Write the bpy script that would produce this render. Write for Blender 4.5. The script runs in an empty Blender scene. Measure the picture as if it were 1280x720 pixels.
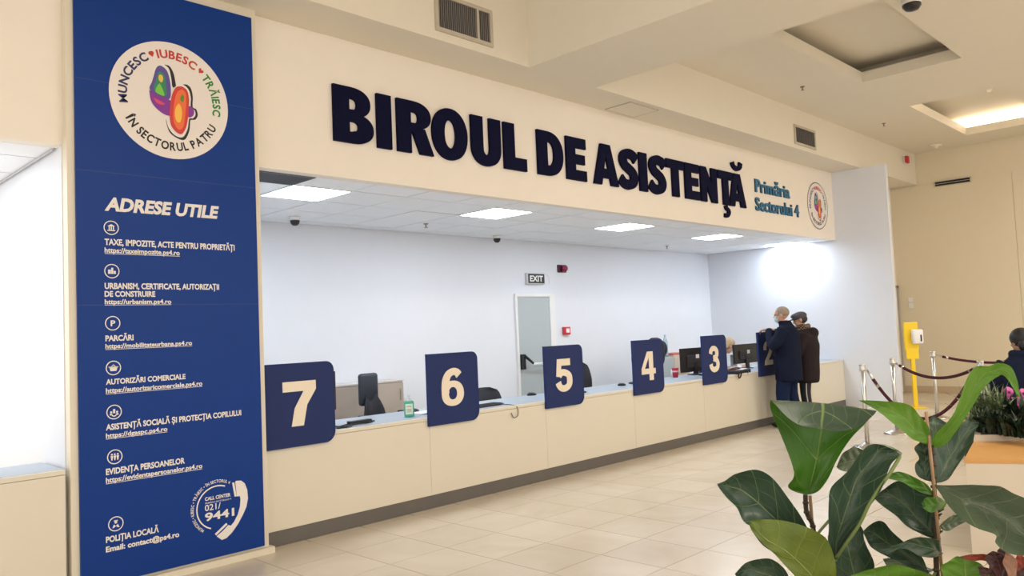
import bpy, bmesh, math, random
from mathutils import Vector, Matrix, Quaternion
random.seed(7)
C = bpy.context.scene.collection
R = math.radians
# ---------------------------------------------------------------- camera
FPX = 985.35503
YAW, PITCH, ROLL = 0.79541492, 0.05432564, -0.04324286
CAM = Vector((0, 0, 1.55))
_f = Vector((math.sin(YAW)*math.cos(PITCH), math.cos(YAW)*math.cos(PITCH), math.sin(PITCH)))
_r = Vector((math.cos(YAW), -math.sin(YAW), 0)); _u = _r.cross(_f)
RT = math.cos(ROLL)*_r + math.sin(ROLL)*_u
UP = -math.sin(ROLL)*_r + math.cos(ROLL)*_u
cd = bpy.data.cameras.new('camera'); cam = bpy.data.objects.new('camera', cd); C.objects.link(cam)
cd.sensor_width = 36; cd.lens = FPX/1280*36; cd.clip_start = .05; cd.clip_end = 200
cam.matrix_world = Matrix(((RT.x, UP.x, -_f.x, 0), (RT.y, UP.y, -_f.y, 0), (RT.z, UP.z, -_f.z, CAM.z), (0, 0, 0, 1)))
bpy.context.scene.camera = cam
# ---------------------------------------------------------------- light
W = bpy.data.worlds.new('world'); bpy.context.scene.world = W; W.use_nodes = True
W.node_tree.nodes['Background'].inputs[0].default_value = (1.0, .93, .86, 1)
W.node_tree.nodes['Background'].inputs[1].default_value = .75
def area(name, loc, size, power, col, rot=(0, 0, 0)):
    l = bpy.data.lights.new(name, 'AREA'); l.shape = 'RECTANGLE'; l.size, l.size_y = size
    l.energy = power; l.color = col
    o = bpy.data.objects.new(name, l); C.objects.link(o); o.location = loc; o.rotation_euler = rot
    return o
WARM = (1.0, .91, .80)
for (x, y, p) in ((1.5, .6, 16), (7.0, .3, 95), (12.5, .0, 110), (4.0, -4.0, 120), (0, -3.0, 40)):
    area('hall_fill_light', (x, y, 4.62), (2.4, 1.2), p*.7, WARM)  # added overhead area lights that fill the hall, no fittings modelled
vs = bpy.context.scene.view_settings
vs.view_transform = 'Standard'; vs.look = 'None'; vs.gamma = 1; vs.exposure = 1.2; vs.use_curve_mapping = False
LED = 13.5
# ---------------------------------------------------------------- materials
def s2l(c): return tuple(((v/255)/12.92 if v/255 <= .04045 else ((v/255+.055)/1.055)**2.4) for v in c)
MT = {}
def mat(name, col, rough=.5, metal=0, var=0, scale=6, bump=0, emit=0, bscale=60, coat=0, trans=0, alpha=1, spec=.5):
    if name in MT: return MT[name]
    m = bpy.data.materials.new(name); m.use_nodes = True; nt = m.node_tree; b = nt.nodes['Principled BSDF']
    c = tuple(col)+(1,)
    b.inputs['Base Color'].default_value = c; b.inputs['Roughness'].default_value = rough; b.inputs['Metallic'].default_value = metal
    b.inputs['Specular IOR Level'].default_value = spec
    if coat: b.inputs['Coat Weight'].default_value = coat
    if trans: b.inputs['Transmission Weight'].default_value = trans
    if alpha < 1: b.inputs['Alpha'].default_value = alpha
    if emit: b.inputs['Emission Color'].default_value = c; b.inputs['Emission Strength'].default_value = emit
    tc = nt.nodes.new('ShaderNodeTexCoord')
    if var:
        n = nt.nodes.new('ShaderNodeTexNoise'); n.inputs['Scale'].default_value = scale; n.inputs['Detail'].default_value = 4
        nt.links.new(tc.outputs['Object'], n.inputs['Vector'])
        mr = nt.nodes.new('ShaderNodeMapRange'); mr.inputs[3].default_value = 1-var; mr.inputs[4].default_value = 1+var
        nt.links.new(n.outputs['Fac'], mr.inputs[0])
        mx = nt.nodes.new('ShaderNodeVectorMath'); mx.operation = 'SCALE'; mx.inputs[0].default_value = col
        nt.links.new(mr.outputs[0], mx.inputs['Scale']); nt.links.new(mx.outputs[0], b.inputs['Base Color'])
    if bump:
        n2 = nt.nodes.new('ShaderNodeTexNoise'); n2.inputs['Scale'].default_value = bscale
        nt.links.new(tc.outputs['Object'], n2.inputs['Vector'])
        bp = nt.nodes.new('ShaderNodeBump'); bp.inputs['Strength'].default_value = bump; bp.inputs['Distance'].default_value = .004
        nt.links.new(n2.outputs['Fac'], bp.inputs['Height']); nt.links.new(bp.outputs[0], b.inputs['Normal'])
    MT[name] = m; return m
PAINT = mat('header paint', (.86, .80, .72), .6, var=.02, bump=.05)
CEILP = mat('ceiling paint', (.76, .71, .60), .7, var=.02, bump=.05)
TRIMC = mat('cream trim', (.74, .68, .55), .4, var=.02)
WHITE = mat('white booth paint', (.725, .755, .815), .6, var=.015, bump=.05)
FARW = mat('beige wall', (.74, .66, .50), .55, var=.02)
COUNT = mat('cream counter laminate', (.73, .68, .57), .35, var=.015)
TOPM = mat('grey worktop', (.36, .42, .50), .35, var=.03)
KICK = mat('dark kick plate', (.13, .12, .11), .4, var=.08)
NAVY = mat('navy sign board', (.019, .033, .125), .5, spec=.16)
NAVYT = mat('navy lettering', (.004, .005, .028), .7, spec=.08)
TEAL = mat('teal lettering', s2l((38, 110, 150)), .5)
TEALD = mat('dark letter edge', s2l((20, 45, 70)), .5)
NUM = mat('cream numerals', (.83, .74, .60), .5)
PANEL = mat('blue banner', (.003, .038, .235), .36, var=.03, spec=.2)
SEAMM = mat('banner seam', s2l((40, 66, 122)), .4)
WPRINT = mat('white print', (.80, .76, .72), .5)
LEDM = mat('led diffuser', (.84, .92, 1.0), .4, emit=LED)
LFRAME = mat('white light frame', (.85, .86, .88), .4)
TILEC = mat('mineral ceiling tile', (.90, .93, .97), .85, var=.03, scale=40, bump=.3, bscale=220)
GRIDM = mat('grey ceiling grid', (.12, .13, .15), .6)
BLACK = mat('black plastic', (.012, .012, .015), .35)
BLACKM = mat('matt black', (.012, .013, .02), .8)
RED = mat('red plastic', (.55, .02, .04), .35)
DARKRED = mat('dark red lens', (.22, .01, .05), .2)
CHROME = mat('brushed steel', (.62, .60, .56), .28, 1)
YEL = mat('yellow powder coat', (.90, .62, .01), .4)
VELV = mat('burgundy velvet', (.055, .003, .012), .8, bump=.3, bscale=400)
WHITEP = mat('white plastic', (.82, .82, .82), .35)
DOORG = mat('grey door paint', (.42, .47, .49), .4, var=.02)
ALU = mat('aluminium', (.6, .6, .58), .35, 1)
SKIN = mat('skin', (.52, .30, .21), .5, var=.06, scale=30)
# tiled floor materials
def floor_mat(name, grid):
    m = bpy.data.materials.new(name); m.use_nodes = True; nt = m.node_tree; b = nt.nodes['Principled BSDF']
    tc = nt.nodes.new('ShaderNodeNewGeometry'); oi = nt.nodes.new('ShaderNodeObjectInfo')
    n = nt.nodes.new('ShaderNodeTexNoise'); n.inputs['Scale'].default_value = 1.6; n.inputs['Detail'].default_value = 8; n.inputs['Distortion'].default_value = 1.2
    nt.links.new(tc.outputs['Position'], n.inputs['Vector'])
    cr = nt.nodes.new('ShaderNodeValToRGB'); e = cr.color_ramp.elements
    e[0].position = .35; e[0].color = (.62, .545, .435, 1); e[1].position = .65; e[1].color = (.67, .605, .505, 1)
    nt.links.new(n.outputs['Fac'], cr.inputs[0]); out = cr.outputs[0]
    mr = nt.nodes.new('ShaderNodeMapRange'); mr.inputs[3].default_value = .96; mr.inputs[4].default_value = 1.03
    nt.links.new(oi.outputs['Random'], mr.inputs[0])
    sc = nt.nodes.new('ShaderNodeVectorMath'); sc.operation = 'SCALE'
    nt.links.new(out, sc.inputs[0]); nt.links.new(mr.outputs[0], sc.inputs['Scale']); out = sc.outputs[0]
    if grid:
        br = nt.nodes.new('ShaderNodeTexBrick'); br.offset = 0; br.inputs['Scale'].default_value = 1
        br.inputs['Brick Width'].default_value = .508; br.inputs['Row Height'].default_value = .508; br.inputs['Mortar Size'].default_value = .0045
        br.inputs['Mortar Smooth'].default_value = 0; br.inputs['Mortar'].default_value = (.26, .20, .14, 1)
        mp = nt.nodes.new('ShaderNodeMapping'); mp.inputs['Location'].default_value = (-(3.26 % .508), -(4.47 % .508), 0)
        nt.links.new(tc.outputs['Position'], mp.inputs[0]); nt.links.new(mp.outputs[0], br.inputs['Vector'])
        nt.links.new(out, br.inputs['Color1']); nt.links.new(out, br.inputs['Color2']); out = br.outputs['Color']
    nt.links.new(out, b.inputs['Base Color']); b.inputs['Roughness'].default_value = .26
    b.inputs['Specular IOR Level'].default_value = .5
    return m
FLB = floor_mat('floor stone with joints', True); FLT = floor_mat('floor stone tile', False)
# ---------------------------------------------------------------- helpers
def link_mesh(name, me, m, parent=None):
    o = bpy.data.objects.new(name, me); C.objects.link(o)
    if m is not None and len(me.materials) == 0: me.materials.append(m)
    if parent: o.parent = parent
    return o
def build(name, bm, m, parent=None, smooth=False):
    me = bpy.data.meshes.new(name); bm.normal_update(); bm.to_mesh(me); bm.free()
    if smooth: me.polygons.foreach_set('use_smooth', [True]*len(me.polygons))
    return link_mesh(name, me, m, parent)
def BM(): return bmesh.new()
def abox(bm, x0, x1, y0, y1, z0, z1, mtx=None):
    vs_ = [bm.verts.new(Vector(p) if mtx is None else mtx @ Vector(p)) for p in ((x0,y0,z0),(x1,y0,z0),(x1,y1,z0),(x0,y1,z0),(x0,y0,z1),(x1,y0,z1),(x1,y1,z1),(x0,y1,z1))]
    for f in ((3,2,1,0),(4,5,6,7),(0,1,5,4),(1,2,6,5),(2,3,7,6),(3,0,4,7)): bm.faces.new([vs_[i] for i in f])
def rbox(bm, x0, x1, y0, y1, z0, z1, r=.004, seg=2, mtx=None):
    t = bmesh.new(); abox(t, x0, x1, y0, y1, z0, z1)
    bmesh.ops.bevel(t, geom=list(t.edges), offset=r, segments=seg, affect='EDGES', profile=.5)
    merge(bm, t, mtx)
def merge(bm, t, mtx=None):
    mp = {}
    for v in t.verts: mp[v] = bm.verts.new(v.co if mtx is None else mtx @ v.co)
    for f in t.faces:
        try: bm.faces.new([mp[v] for v in f.verts])
        except ValueError: pass
    t.free()
def tube(bm, pts, rad, n=10, cap=True, sy=1.0):
    pts = [Vector(p) for p in pts]; rr = rad if isinstance(rad, (list, tuple)) else [rad]*len(pts)
    rings = []; prev = None
    for i, p in enumerate(pts):
        d = (pts[min(i+1, len(pts)-1)]-pts[max(i-1, 0)])
        if d.length < 1e-9: d = Vector((0, 0, 1))
        d.normalize()
        if prev is None:
            a = Vector((0, 0, 1)) if abs(d.z) < .9 else Vector((1, 0, 0))
            u = d.cross(a).normalized()
        else: u = (prev - d*prev.dot(d)).normalized()
        prev = u; w = d.cross(u)
        rings.append([bm.verts.new(p+(u*math.cos(2*math.pi*k/n)+w*math.sin(2*math.pi*k/n)*sy)*rr[i]) for k in range(n)])
    for a, b in zip(rings, rings[1:]):
        for k in range(n): bm.faces.new((a[k], a[(k+1) % n], b[(k+1) % n], b[k]))
    if cap: bm.faces.new(list(reversed(rings[0]))); bm.faces.new(rings[-1])
def lathe(bm, prof, c=(0, 0, 0), n=24, mtx=None):
    c = Vector(c); rings = []
    for r_, z in prof:
        ring = []
        for k in range(n):
            p = Vector((r_*math.cos(2*math.pi*k/n), r_*math.sin(2*math.pi*k/n), z))
            if mtx is not None: p = mtx @ p
            ring.append(bm.verts.new(p+c))
        rings.append(ring)
    for a, b in zip(rings, rings[1:]):
        for k in range(n): bm.faces.new((a[k], a[(k+1) % n], b[(k+1) % n], b[k]))
    bm.faces.new(list(reversed(rings[0]))); bm.faces.new(rings[-1])
def ell(bm, c, r3, seg=16, rot=None):
    t = bmesh.new(); bmesh.ops.create_uvsphere(t, u_segments=seg, v_segments=max(6, seg*2//3), radius=1)
    m_ = Matrix.Translation(Vector(c)) @ (rot.to_4x4() if rot else Matrix.Identity(4)) @ Matrix.Diagonal((*r3, 1))
    merge(bm, t, m_)
def spline(pts, n=6):
    pts = [Vector(p) for p in pts]; out = []
    for i in range(len(pts)-1):
        p0 = pts[max(i-1, 0)]; p1 = pts[i]; p2 = pts[i+1]; p3 = pts[min(i+2, len(pts)-1)]
        for k in range(n):
            t = k/n
            out.append(.5*((2*p1)+(p2-p0)*t+(2*p0-5*p1+4*p2-p3)*t*t+(3*p1-p0-3*p2+p3)*t**3))
    out.append(pts[-1]); return out
def tag(o, label, cat, group=None):
    o['label'] = label; o['category'] = cat
    if group: o['group'] = group
    return o
def thing(name, label, cat, loc=(0, 0, 0), rz=0, group=None):
    o = bpy.data.objects.new(name, None); C.objects.link(o); o.location = loc; o.rotation_euler = (0, 0, rz); o.empty_display_size = .1
    return tag(o, label, cat, group)
def struct(name, bm, m, smooth=False):
    o = build(name, bm, m); o['kind'] = 'structure'; return o
def sbox(name, x0, x1, y0, y1, z0, z1, m):
    bm = BM(); abox(bm, x0, x1, y0, y1, z0, z1); return struct(name, bm, m)
def ray(px, py): return RT*(px-640)/FPX - UP*(py-360)/FPX + _f
def onY(px, py, Y): d = ray(px, py); return CAM+d*(Y/d.y)
def apply_mods(o):
    dg = bpy.context.evaluated_depsgraph_get(); me = bpy.data.meshes.new_from_object(o.evaluated_get(dg))
    old = o.data; o.modifiers.clear(); o.data = me; bpy.data.meshes.remove(old)
def fused(name, bm, m, parent, voxel=.01, smooth=6):
    """fuse overlapping tapered volumes into one continuous skin"""
    bmesh.ops.recalc_face_normals(bm, faces=bm.faces)
    o = build(name, bm, m, parent)
    r_ = o.modifiers.new('r', 'REMESH'); r_.mode = 'VOXEL'; r_.voxel_size = voxel; r_.use_smooth_shade = True
    if smooth:
        s = o.modifiers.new('s', 'SMOOTH'); s.factor = .5; s.iterations = smooth
    bpy.context.view_layer.update(); apply_mods(o)
    o.data.materials.clear(); o.data.materials.append(m)
    o.data.polygons.foreach_set('use_smooth', [True]*len(o.data.polygons))
    return o
# ---- lettering
def _text_mesh(s, offset=0, res=3):
    cu = bpy.data.curves.new('t', 'FONT'); cu.body = s; cu.size = 1; cu.offset = offset; cu.resolution_u = res; cu.fill_mode = 'FRONT'
    o = bpy.data.objects.new('t', cu); C.objects.link(o); bpy.context.view_layer.update()
    me = o.to_mesh(); V = [v.co.copy() for v in me.vertices]; F = [tuple(p.vertices) for p in me.polygons]
    o.to_mesh_clear(); bpy.data.objects.remove(o); bpy.data.curves.remove(cu)
    return V, F
_tc = {}
def tmesh(s, off):
    if (s, off) not in _tc: _tc[(s, off)] = _text_mesh(s, off)
    return _tc[(s, off)]
def capH(off):
    V, F = tmesh('H', off); return max(v.y for v in V)-min(v.y for v in V), min(v.y for v in V)
def print_text(bm, s, x0, x1, z0, h, Y, off=.02, shear=0):
    """flat print on a plane facing -Y, baseline z0, cap height h, spanning x0..x1"""
    V, F = tmesh(s, off); H, b = capH(off); mn = min(v.x for v in V); mx = max(v.x for v in V)
    sx = (x1-x0)/(mx-mn); sy = h/H
    vv = [bm.verts.new((x0+(v.x-mn)*sx+shear*(v.y-b)*sy, Y, z0+(v.y-b)*sy)) for v in V]
    for f in F:
        try: bm.faces.new([vv[i] for i in f])
        except ValueError: pass
def ring_text(bm, s, cx, cz, r, a0, a1, h, Y, off=.02, inward=False, wf=.8):
    """letters spread round a circle from angle a0 to a1 (clock degrees, 0 = up)"""
    H, b = capH(off); ws = []
    for ch in s:
        if ch == ' ': ws.append(.30); continue
        V, F = tmesh(ch, off if ch != 'M' else .008); ws.append(max(v.x for v in V)-min(v.x for v in V)+.09)
    tot = sum(ws); acc = 0
    for ch, w in zip(s, ws):
        t = (acc+w/2)/tot; acc += w
        if ch == ' ': continue
        a = R(a0+(a1-a0)*t); V, F = tmesh(ch, off if ch != 'M' else .008); mn = min(v.x for v in V); mx = max(v.x for v in V); mid = (mn+mx)/2
        sc = h/H; sx = min(sc*1.15, abs(R(a1-a0))*r/tot)
        up = Vector((math.sin(a), math.cos(a))); rt = Vector((math.cos(a), -math.sin(a)))
        if inward: up = -up; rt = -rt
        o = Vector((cx+math.sin(a)*r, cz+math.cos(a)*r))
        vv = []
        for v in V:
            p = o+rt*(v.x-mid)*sx+up*((v.y-b)*sc-h/2); vv.append(bm.verts.new((p.x, Y, p.y)))
        for f in F:
            try: bm.faces.new([vv[i] for i in f])
            except ValueError: pass
_pk = [0]
def poly(bm, pts, Y0, Y1=None):
    """flat (or, with Y1, solid) polygon in an XZ plane"""
    if Y1 is not None: _pk[0] = (_pk[0]+1) % 23; Y0 -= .00009*_pk[0]
    f = [bm.verts.new((x, Y0, z)) for x, z in pts]
    bm.faces.new(f)
    if Y1 is not None:
        g = [bm.verts.new((x, Y1, z)) for x, z in pts]; n = len(pts)
        bm.faces.new(list(reversed(g)))
        for i in range(n): bm.faces.new((f[i], f[(i+1) % n], g[(i+1) % n], g[i]))
def disc(bm, cx, cz, r, Y, n=48, rin=0, a0=0, a1=360):
    m_ = n
    P = lambda rr, t: (cx+rr*math.sin(t), cz+rr*math.cos(t))
    ts = [R(a0+(a1-a0)*i/m_) for i in range(m_+1)]
    if rin == 0:
        c = bm.verts.new((cx, Y, cz)); v = [bm.verts.new((P(r, t)[0], Y, P(r, t)[1])) for t in ts]
        for i in range(m_): bm.faces.new((c, v[i], v[i+1]))
    else:
        a = [bm.verts.new((P(rin, t)[0], Y, P(rin, t)[1])) for t in ts]; b = [bm.verts.new((P(r, t)[0], Y, P(r, t)[1])) for t in ts]
        for i in range(m_): bm.faces.new((a[i], b[i], b[i+1], a[i+1]))
def ribbon(bm, pts, hx, hz, Y0, Y1, fn, n=8, smooth=True):
    """solid stroke: centre line in glyph units, half widths by direction, fn maps glyph -> world xz"""
    P = spline([(x, z, 0) for x, z in pts], n) if smooth else [Vector((x, z, 0)) for x, z in pts]
    A = []; B = []
    for i, p in enumerate(P):
        d = P[min(i+1, len(P)-1)]-P[max(i-1, 0)]; d.normalize(); nx, nz = -d.y, d.x
        A.append((p.x+nx*hx, p.y+nz*hz)); B.append((p.x-nx*hx, p.y-nz*hz))
    for i in range(len(P)-1):
        q = [A[i], A[i+1], B[i+1], B[i]]; poly(bm, [fn(*v) for v in q], Y0, Y1)
def arcpts(cx, cz, rx, rz, a0, a1, n=14, k=2.0):
    o = []
    for i in range(n+1):
        a = R(a0+(a1-a0)*i/n); c, s = math.cos(a), math.sin(a)
        o.append((cx+rx*math.copysign(abs(c)**(2/k), c), cz+rz*math.copysign(abs(s)**(2/k), s)))
    return o
def ringband(bm, outer, inner, Y0, Y1, fn):
    """solid between two outlines of equal point count"""
    for i in range(len(outer)-1):
        poly(bm, [fn(*v) for v in (outer[i], outer[i+1], inner[i+1], inner[i])], Y0, Y1)
# ================================================================ SETTING
bm = BM(); abox(bm, -6, 20, -8, 8.3, -.12, -.0015); floor = struct('floor', bm, FLB)
# stone tiles one by one where the photograph tells them apart
P_ = .508; tb = BM(); abox(tb, .0026, P_-.0026, .0026, P_-.0026, -.01, 0)
tme = bpy.data.meshes.new('floor_tile'); tb.to_mesh(tme); tb.free(); tme.materials.append(FLT)
cells = []
for i in range(-8, 34):
    for j in range(-14, 3):
        x = 3.26+i*P_; y = 4.47+j*P_
        if y+P_ > 5.50 or x < .2 or x > 15.5: continue
        c = Vector((x+P_/2, y+P_/2, 0))-CAM; d = c.dot(_f)
        if d < 1.5: continue
        px = 640+FPX*c.dot(RT)/d; py = 360-FPX*c.dot(UP)/d
        if -60 < px < 1340 and py < 790: cells.append((d, x, y))
cells.sort()
for d, x, y in cells[:300]:
    o = bpy.data.objects.new('floor_tile', tme); C.objects.link(o); o.location = (x, y, 0); o.parent = floor
# booth back, right and partition walls
sbox('wall_back', 1.4, 13.9, 8.08, 8.2, 0, 3.0, WHITE)
sbox('wall_right', 13.8, 13.9, 4.65, 8.2, 0, 4.078, WHITE)
sbox('wall_partition', 1.58, 2.9, 5.56, 8.1, 0, 3.0, WHITE)
sbox('wall_column', 1.585, 2.905, 5.47, 5.6, 0, 4.08, TRIMC)
sbox('wall_header', 2.9, 13.8, 5.556, 5.66, 2.89, 4.08, PAINT)
sbox('wall_left', -6, 1.586, 5.55, 5.66, 2.87, 4.08, PAINT)
sbox('trim_1', 1.575, 2.93, 5.425, 5.49, 0, .045, TRIMC)
# soffit, beam, ceilings
sbox('trim_2', -6, 16.7, 5.05, 5.75, 4.08, 5.1, CEILP)
sbox('trim_3', 5.52, 6.55, -8, 5.05, 4.08, 5.1, CEILP)
sbox('ceiling', -6, 5.52, -8, 5.05, 4.9, 5.1, CEILP)
HZ = 4.69
cof = [(8.17, 10.87, 2.67, 3.87), (12.73, 15.71, 2.67, 3.88)]
bm = BM(); xs = [6.55, 8.17, 10.87, 12.73, 15.71, 16.8]; 
for i in range(5):
    x0, x1 = xs[i], xs[i+1]
    if i in (1, 3):
        abox(bm, x0, x1, -8, 2.67, HZ, HZ+.14); abox(bm, x0, x1, 3.875, 5.05, HZ, HZ+.14)
    else: abox(bm, x0, x1, -8, 5.05, HZ, HZ+.14)
struct('ceiling', bm, CEILP)
for x0, x1, y0, y1 in cof:   # wider recess above each opening
    bm = BM(); e = .36; zt = HZ+.30
    abox(bm, x0-e, x1+e, y0-e, y1+e, zt, zt+.05)
    abox(bm, x0-e-.05, x0-e, y0-e, y1+e, HZ+.14, zt); abox(bm, x1+e, x1+e+.05, y0-e, y1+e, HZ+.14, zt)
    abox(bm, x0-e, x1+e, y0-e-.05, y0-e, HZ+.14, zt); abox(bm, x0-e, x1+e, y1+e, y1+e+.05, HZ+.14, zt)
    struct('ceiling', bm, CEILP)
COVE = mat('warm cove tube', (1, .84, .66), .4, emit=16)
for nm, xx, lab in (('near', 12.52, 'warm glowing cove tube hidden at the near end of the lit ceiling recess'), ('far', 15.93, 'warm glowing cove tube along the far end of the lit ceiling recess')):
    bm = BM(); tube(bm, [(xx, 2.45, HZ+.175), (xx, 4.1, HZ+.175)], .014, 8)
    t = thing('cove_light', lab, 'light', (xx, 3.3, HZ+.14), group='cove tubes in the lit recess')
    o = build('tube', bm, COVE, t); o.matrix_parent_inverse = Matrix.Translation((-xx, -3.3, -(HZ+.14)))
    bm = BM(); abox(bm, -.03, .03, -.84, .79, 0, .018); build('batten', bm, WHITEP, t)
# hall far walls
sbox('wall_far', 16.68, 16.85, -8, 5.6, 0, 5.1, FARW)
sbox('wall_door_side', 13.9, 16.7, 5.55, 5.7, 0, 4.1, PAINT)
bm = BM()
for y0, y1 in ((-8, 3.425), (3.431, 5.55)): abox(bm, 16.665, 16.69, y0, y1, .12, 4.05)
struct('trim_4', bm, FARW)
sbox('baseboard_far', 16.655, 16.7, -8, 5.55, 0, .13, mat('tan skirting', (.55, .42, .28), .4))
# far service door seen past the end of the white wall
bm = BM(); abox(bm, 15.75, 16.60, 5.535, 5.56, .01, 2.07); d2 = struct('door_2', bm, mat('pale door', (.70, .66, .58), .4))
bm = BM(); abox(bm, 15.69, 15.75, 5.52, 5.56, 0, 2.12); abox(bm, 16.60, 16.655, 5.52, 5.56, 0, 2.12); abox(bm, 15.69, 16.655, 5.52, 5.56, 2.07, 2.12)
build('door_frame', bm, mat('grey frame', (.40, .38, .34), .4), d2)
# booth back door
bm = BM(); abox(bm, 8.31, 9.02, 8.06, 8.085, .01, 2.05); d1 = struct('door_1', bm, DOORG)
bm = BM(); abox(bm, 8.27, 8.31, 8.045, 8.085, 0, 2.09); abox(bm, 9.02, 9.14, 8.045, 8.085, 0, 2.09); abox(bm, 8.31, 9.02, 8.045, 8.085, 2.05, 2.09)
build('door_frame', bm, mat('white door frame', (.78, .78, .79), .4), d1)
bm = BM(); rbox(bm, 8.33, 8.38, 7.99, 8.06, .98, 1.20); tube(bm, [(8.355, 7.99, 1.18), (8.50, 7.955, 1.06)], [.024, .018], 8); build('latch_case', bm, BLACK, d1)
bm = BM(); tube(bm, [(8.49, 7.95, 1.05), (8.96, 7.95, 1.05)], .017, 8); build('push_bar', bm, mat('white metal', (.8, .8, .8), .3), d1)
bm = BM(); rbox(bm, 8.93, 8.99, 7.94, 8.06, 1.0, 1.12); build('latch_case', bm, BLACK, d1)
# booth ceiling: grid and mineral tiles one by one
def booth_ceiling(x_edges, y_edges, z, lights, hole):
    bm = BM(); abox(bm, x_edges[0], x_edges[-1], y_edges[0], y_edges[-1], z+.012, z+.10)
    c = struct('ceiling', bm, GRIDM)
    for i in range(len(x_edges)-1):
        for j in range(len(y_edges)-1):
            if (i, j) in lights or (i, j) in hole: continue
            bm = BM(); sag = random.uniform(0, .003); g = .009
            abox(bm, x_edges[i]+g, x_edges[i+1]-g, y_edges[j]+g, y_edges[j+1]-g, z+sag, z+.012)
            build('ceiling_tile', bm, TILEC, c)
    return c
M_ = .609
xe = [2.9]+[3.515+M_*k for k in range(17)]+[13.8]
ye = [5.66, 6.03, 6.64, 7.25, 7.86, 8.08]
lit = {(1+4*k, 1) for k in range(5)}; 
booth_ceiling(xe, ye, 2.89, lit, set())
def led(label, x0, x1, y0, y1, z, grp='recessed panels over the long counter'):
    cx, cy = (x0+x1)/2, (y0+y1)/2; hx, hy = (x1-x0)/2-.004, (y1-y0)/2-.004
    t = thing('ceiling_light', label, 'ceiling light', (cx, cy, z), group=grp)
    bm = BM(); w = .012
    abox(bm, -hx, hx, -hy, -hy+w, -.006, .012); abox(bm, -hx, hx, hy-w, hy, -.006, .012); abox(bm, -hx, -hx+w, -hy+w, hy-w, -.006, .012); abox(bm, hx-w, hx, -hy+w, hy-w, -.006, .012)
    build('frame', bm, LFRAME, t)
    bm = BM(); abox(bm, -hx+w, hx-w, -hy+w, hy-w, -.003, .012); build('diffuser', bm, LEDM, t)
labs = ['square LED ceiling panel nearest the blue banner', 'square LED ceiling panel, second from the banner, above counter 6', 'square LED ceiling panel above counters 5 and 4, third from the banner',
        'square LED ceiling panel above counter 3, fourth from the banner', 'square LED ceiling panel beside the right wall, farthest from the banner']
for k in range(5): led(labs[k], xe[1+4*k], xe[2+4*k], ye[1], ye[2], 2.89)
bm = BM(); t = thing('ceiling_vent', 'dark rectangular opening in the booth ceiling beside the banner column', 'vent', (3.2, 5.85, 2.89))
abox(bm, -.29, .29, -.17, .17, -.004, .0); build('duct_shade', bm, mat('duct shade paint', (.02, .025, .04), .6), t)  # thin dark plate paints the unlit void of the opening
bm = BM(); abox(bm, -.31, .31, -.19, -.17, -.008, 0); abox(bm, -.31, .31, .17, .19, -.008, 0); abox(bm, -.31, -.29, -.17, .17, -.008, 0); abox(bm, .29, .31, -.17, .17, -.008, 0); build('frame', bm, GRIDM, t)
# left booth ceiling + light
xl = [.97-.609*2, .97-.609, .97, 1.58]; booth_ceiling(xl, [5.66, 6.03, 6.64, 7.25, 7.86, 8.5], 2.87, {(1, 1)}, set())
led('square LED ceiling panel of the left booth, beyond the left edge', xl[1]+.0, xl[2], 6.03, 6.64, 2.87, 'panel of the left booth')
bm = BM(); tube(bm, [(1.56, 5.67, 2.86), (1.56, 8.0, 2.86)], .006, 8); struct('trim_5', bm, mat('grey ceiling trim', (.5, .52, .56), .5))
# ================================================================ COUNTERS
ct = thing('service_counter', 'long cream service counter with grey worktop and dark kick plate', 'counter', (2.905, 5.556, 0))
def rel(bm, org): bmesh.ops.translate(bm, verts=bm.verts, vec=-Vector(org)); return bm
org = (2.905, 5.556, 0)
edges = [2.906, 4.535, 6.09, 7.64, 9.19, 10.74, 12.29, 13.798]
for a, b in zip(edges, edges[1:]):
    bm = BM(); rbox(bm, a+.001, b-.001, 5.556, 5.575, .116, .775, .0012, 1); build('front_panel', rel(bm, org), COUNT, ct)
bm = BM(); abox(bm, 2.906, 13.798, 5.562, 5.58, 0, .114); build('kick_plate', rel(bm, org), KICK, ct)
bm = BM(); rbox(bm, 2.906, 13.798, 5.553, 5.59, .778, .808, .002, 1); build('edge_strip', rel(bm, org), COUNT, ct)
bm = BM(); abox(bm, 2.906, 13.798, 5.58, 6.26, .78, .81); build('worktop', rel(bm, org), TOPM, ct)
for x in (4.5, 6.06, 7.6, 9.15, 10.7, 12.3):
    bm = BM(); abox(bm, x-.012, x+.012, 5.6, 6.2, .0, .78); build('support_panel', rel(bm, org), WHITE, ct)
lc = thing('service_counter', 'short cream counter end with grey worktop left of the banner column', 'counter', (1.56, 5.49, 0))
org = (1.56, 5.49, 0)
bm = BM(); rbox(bm, -2, 1.56, 5.49, 5.51, .0, .775, .0015, 1); abox(bm, 1.54, 1.56, 5.51, 5.98, 0, .775); build('front_panel', rel(bm, org), COUNT, lc)
bm = BM(); rbox(bm, -2, 1.56, 5.485, 5.515, .778, .808, .002, 1); build('edge_strip', rel(bm, org), COUNT, lc)
bm = BM(); abox(bm, -2, 1.56, 5.513, 6.0, .78, .81); build('worktop', rel(bm, org), TOPM, lc)
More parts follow.
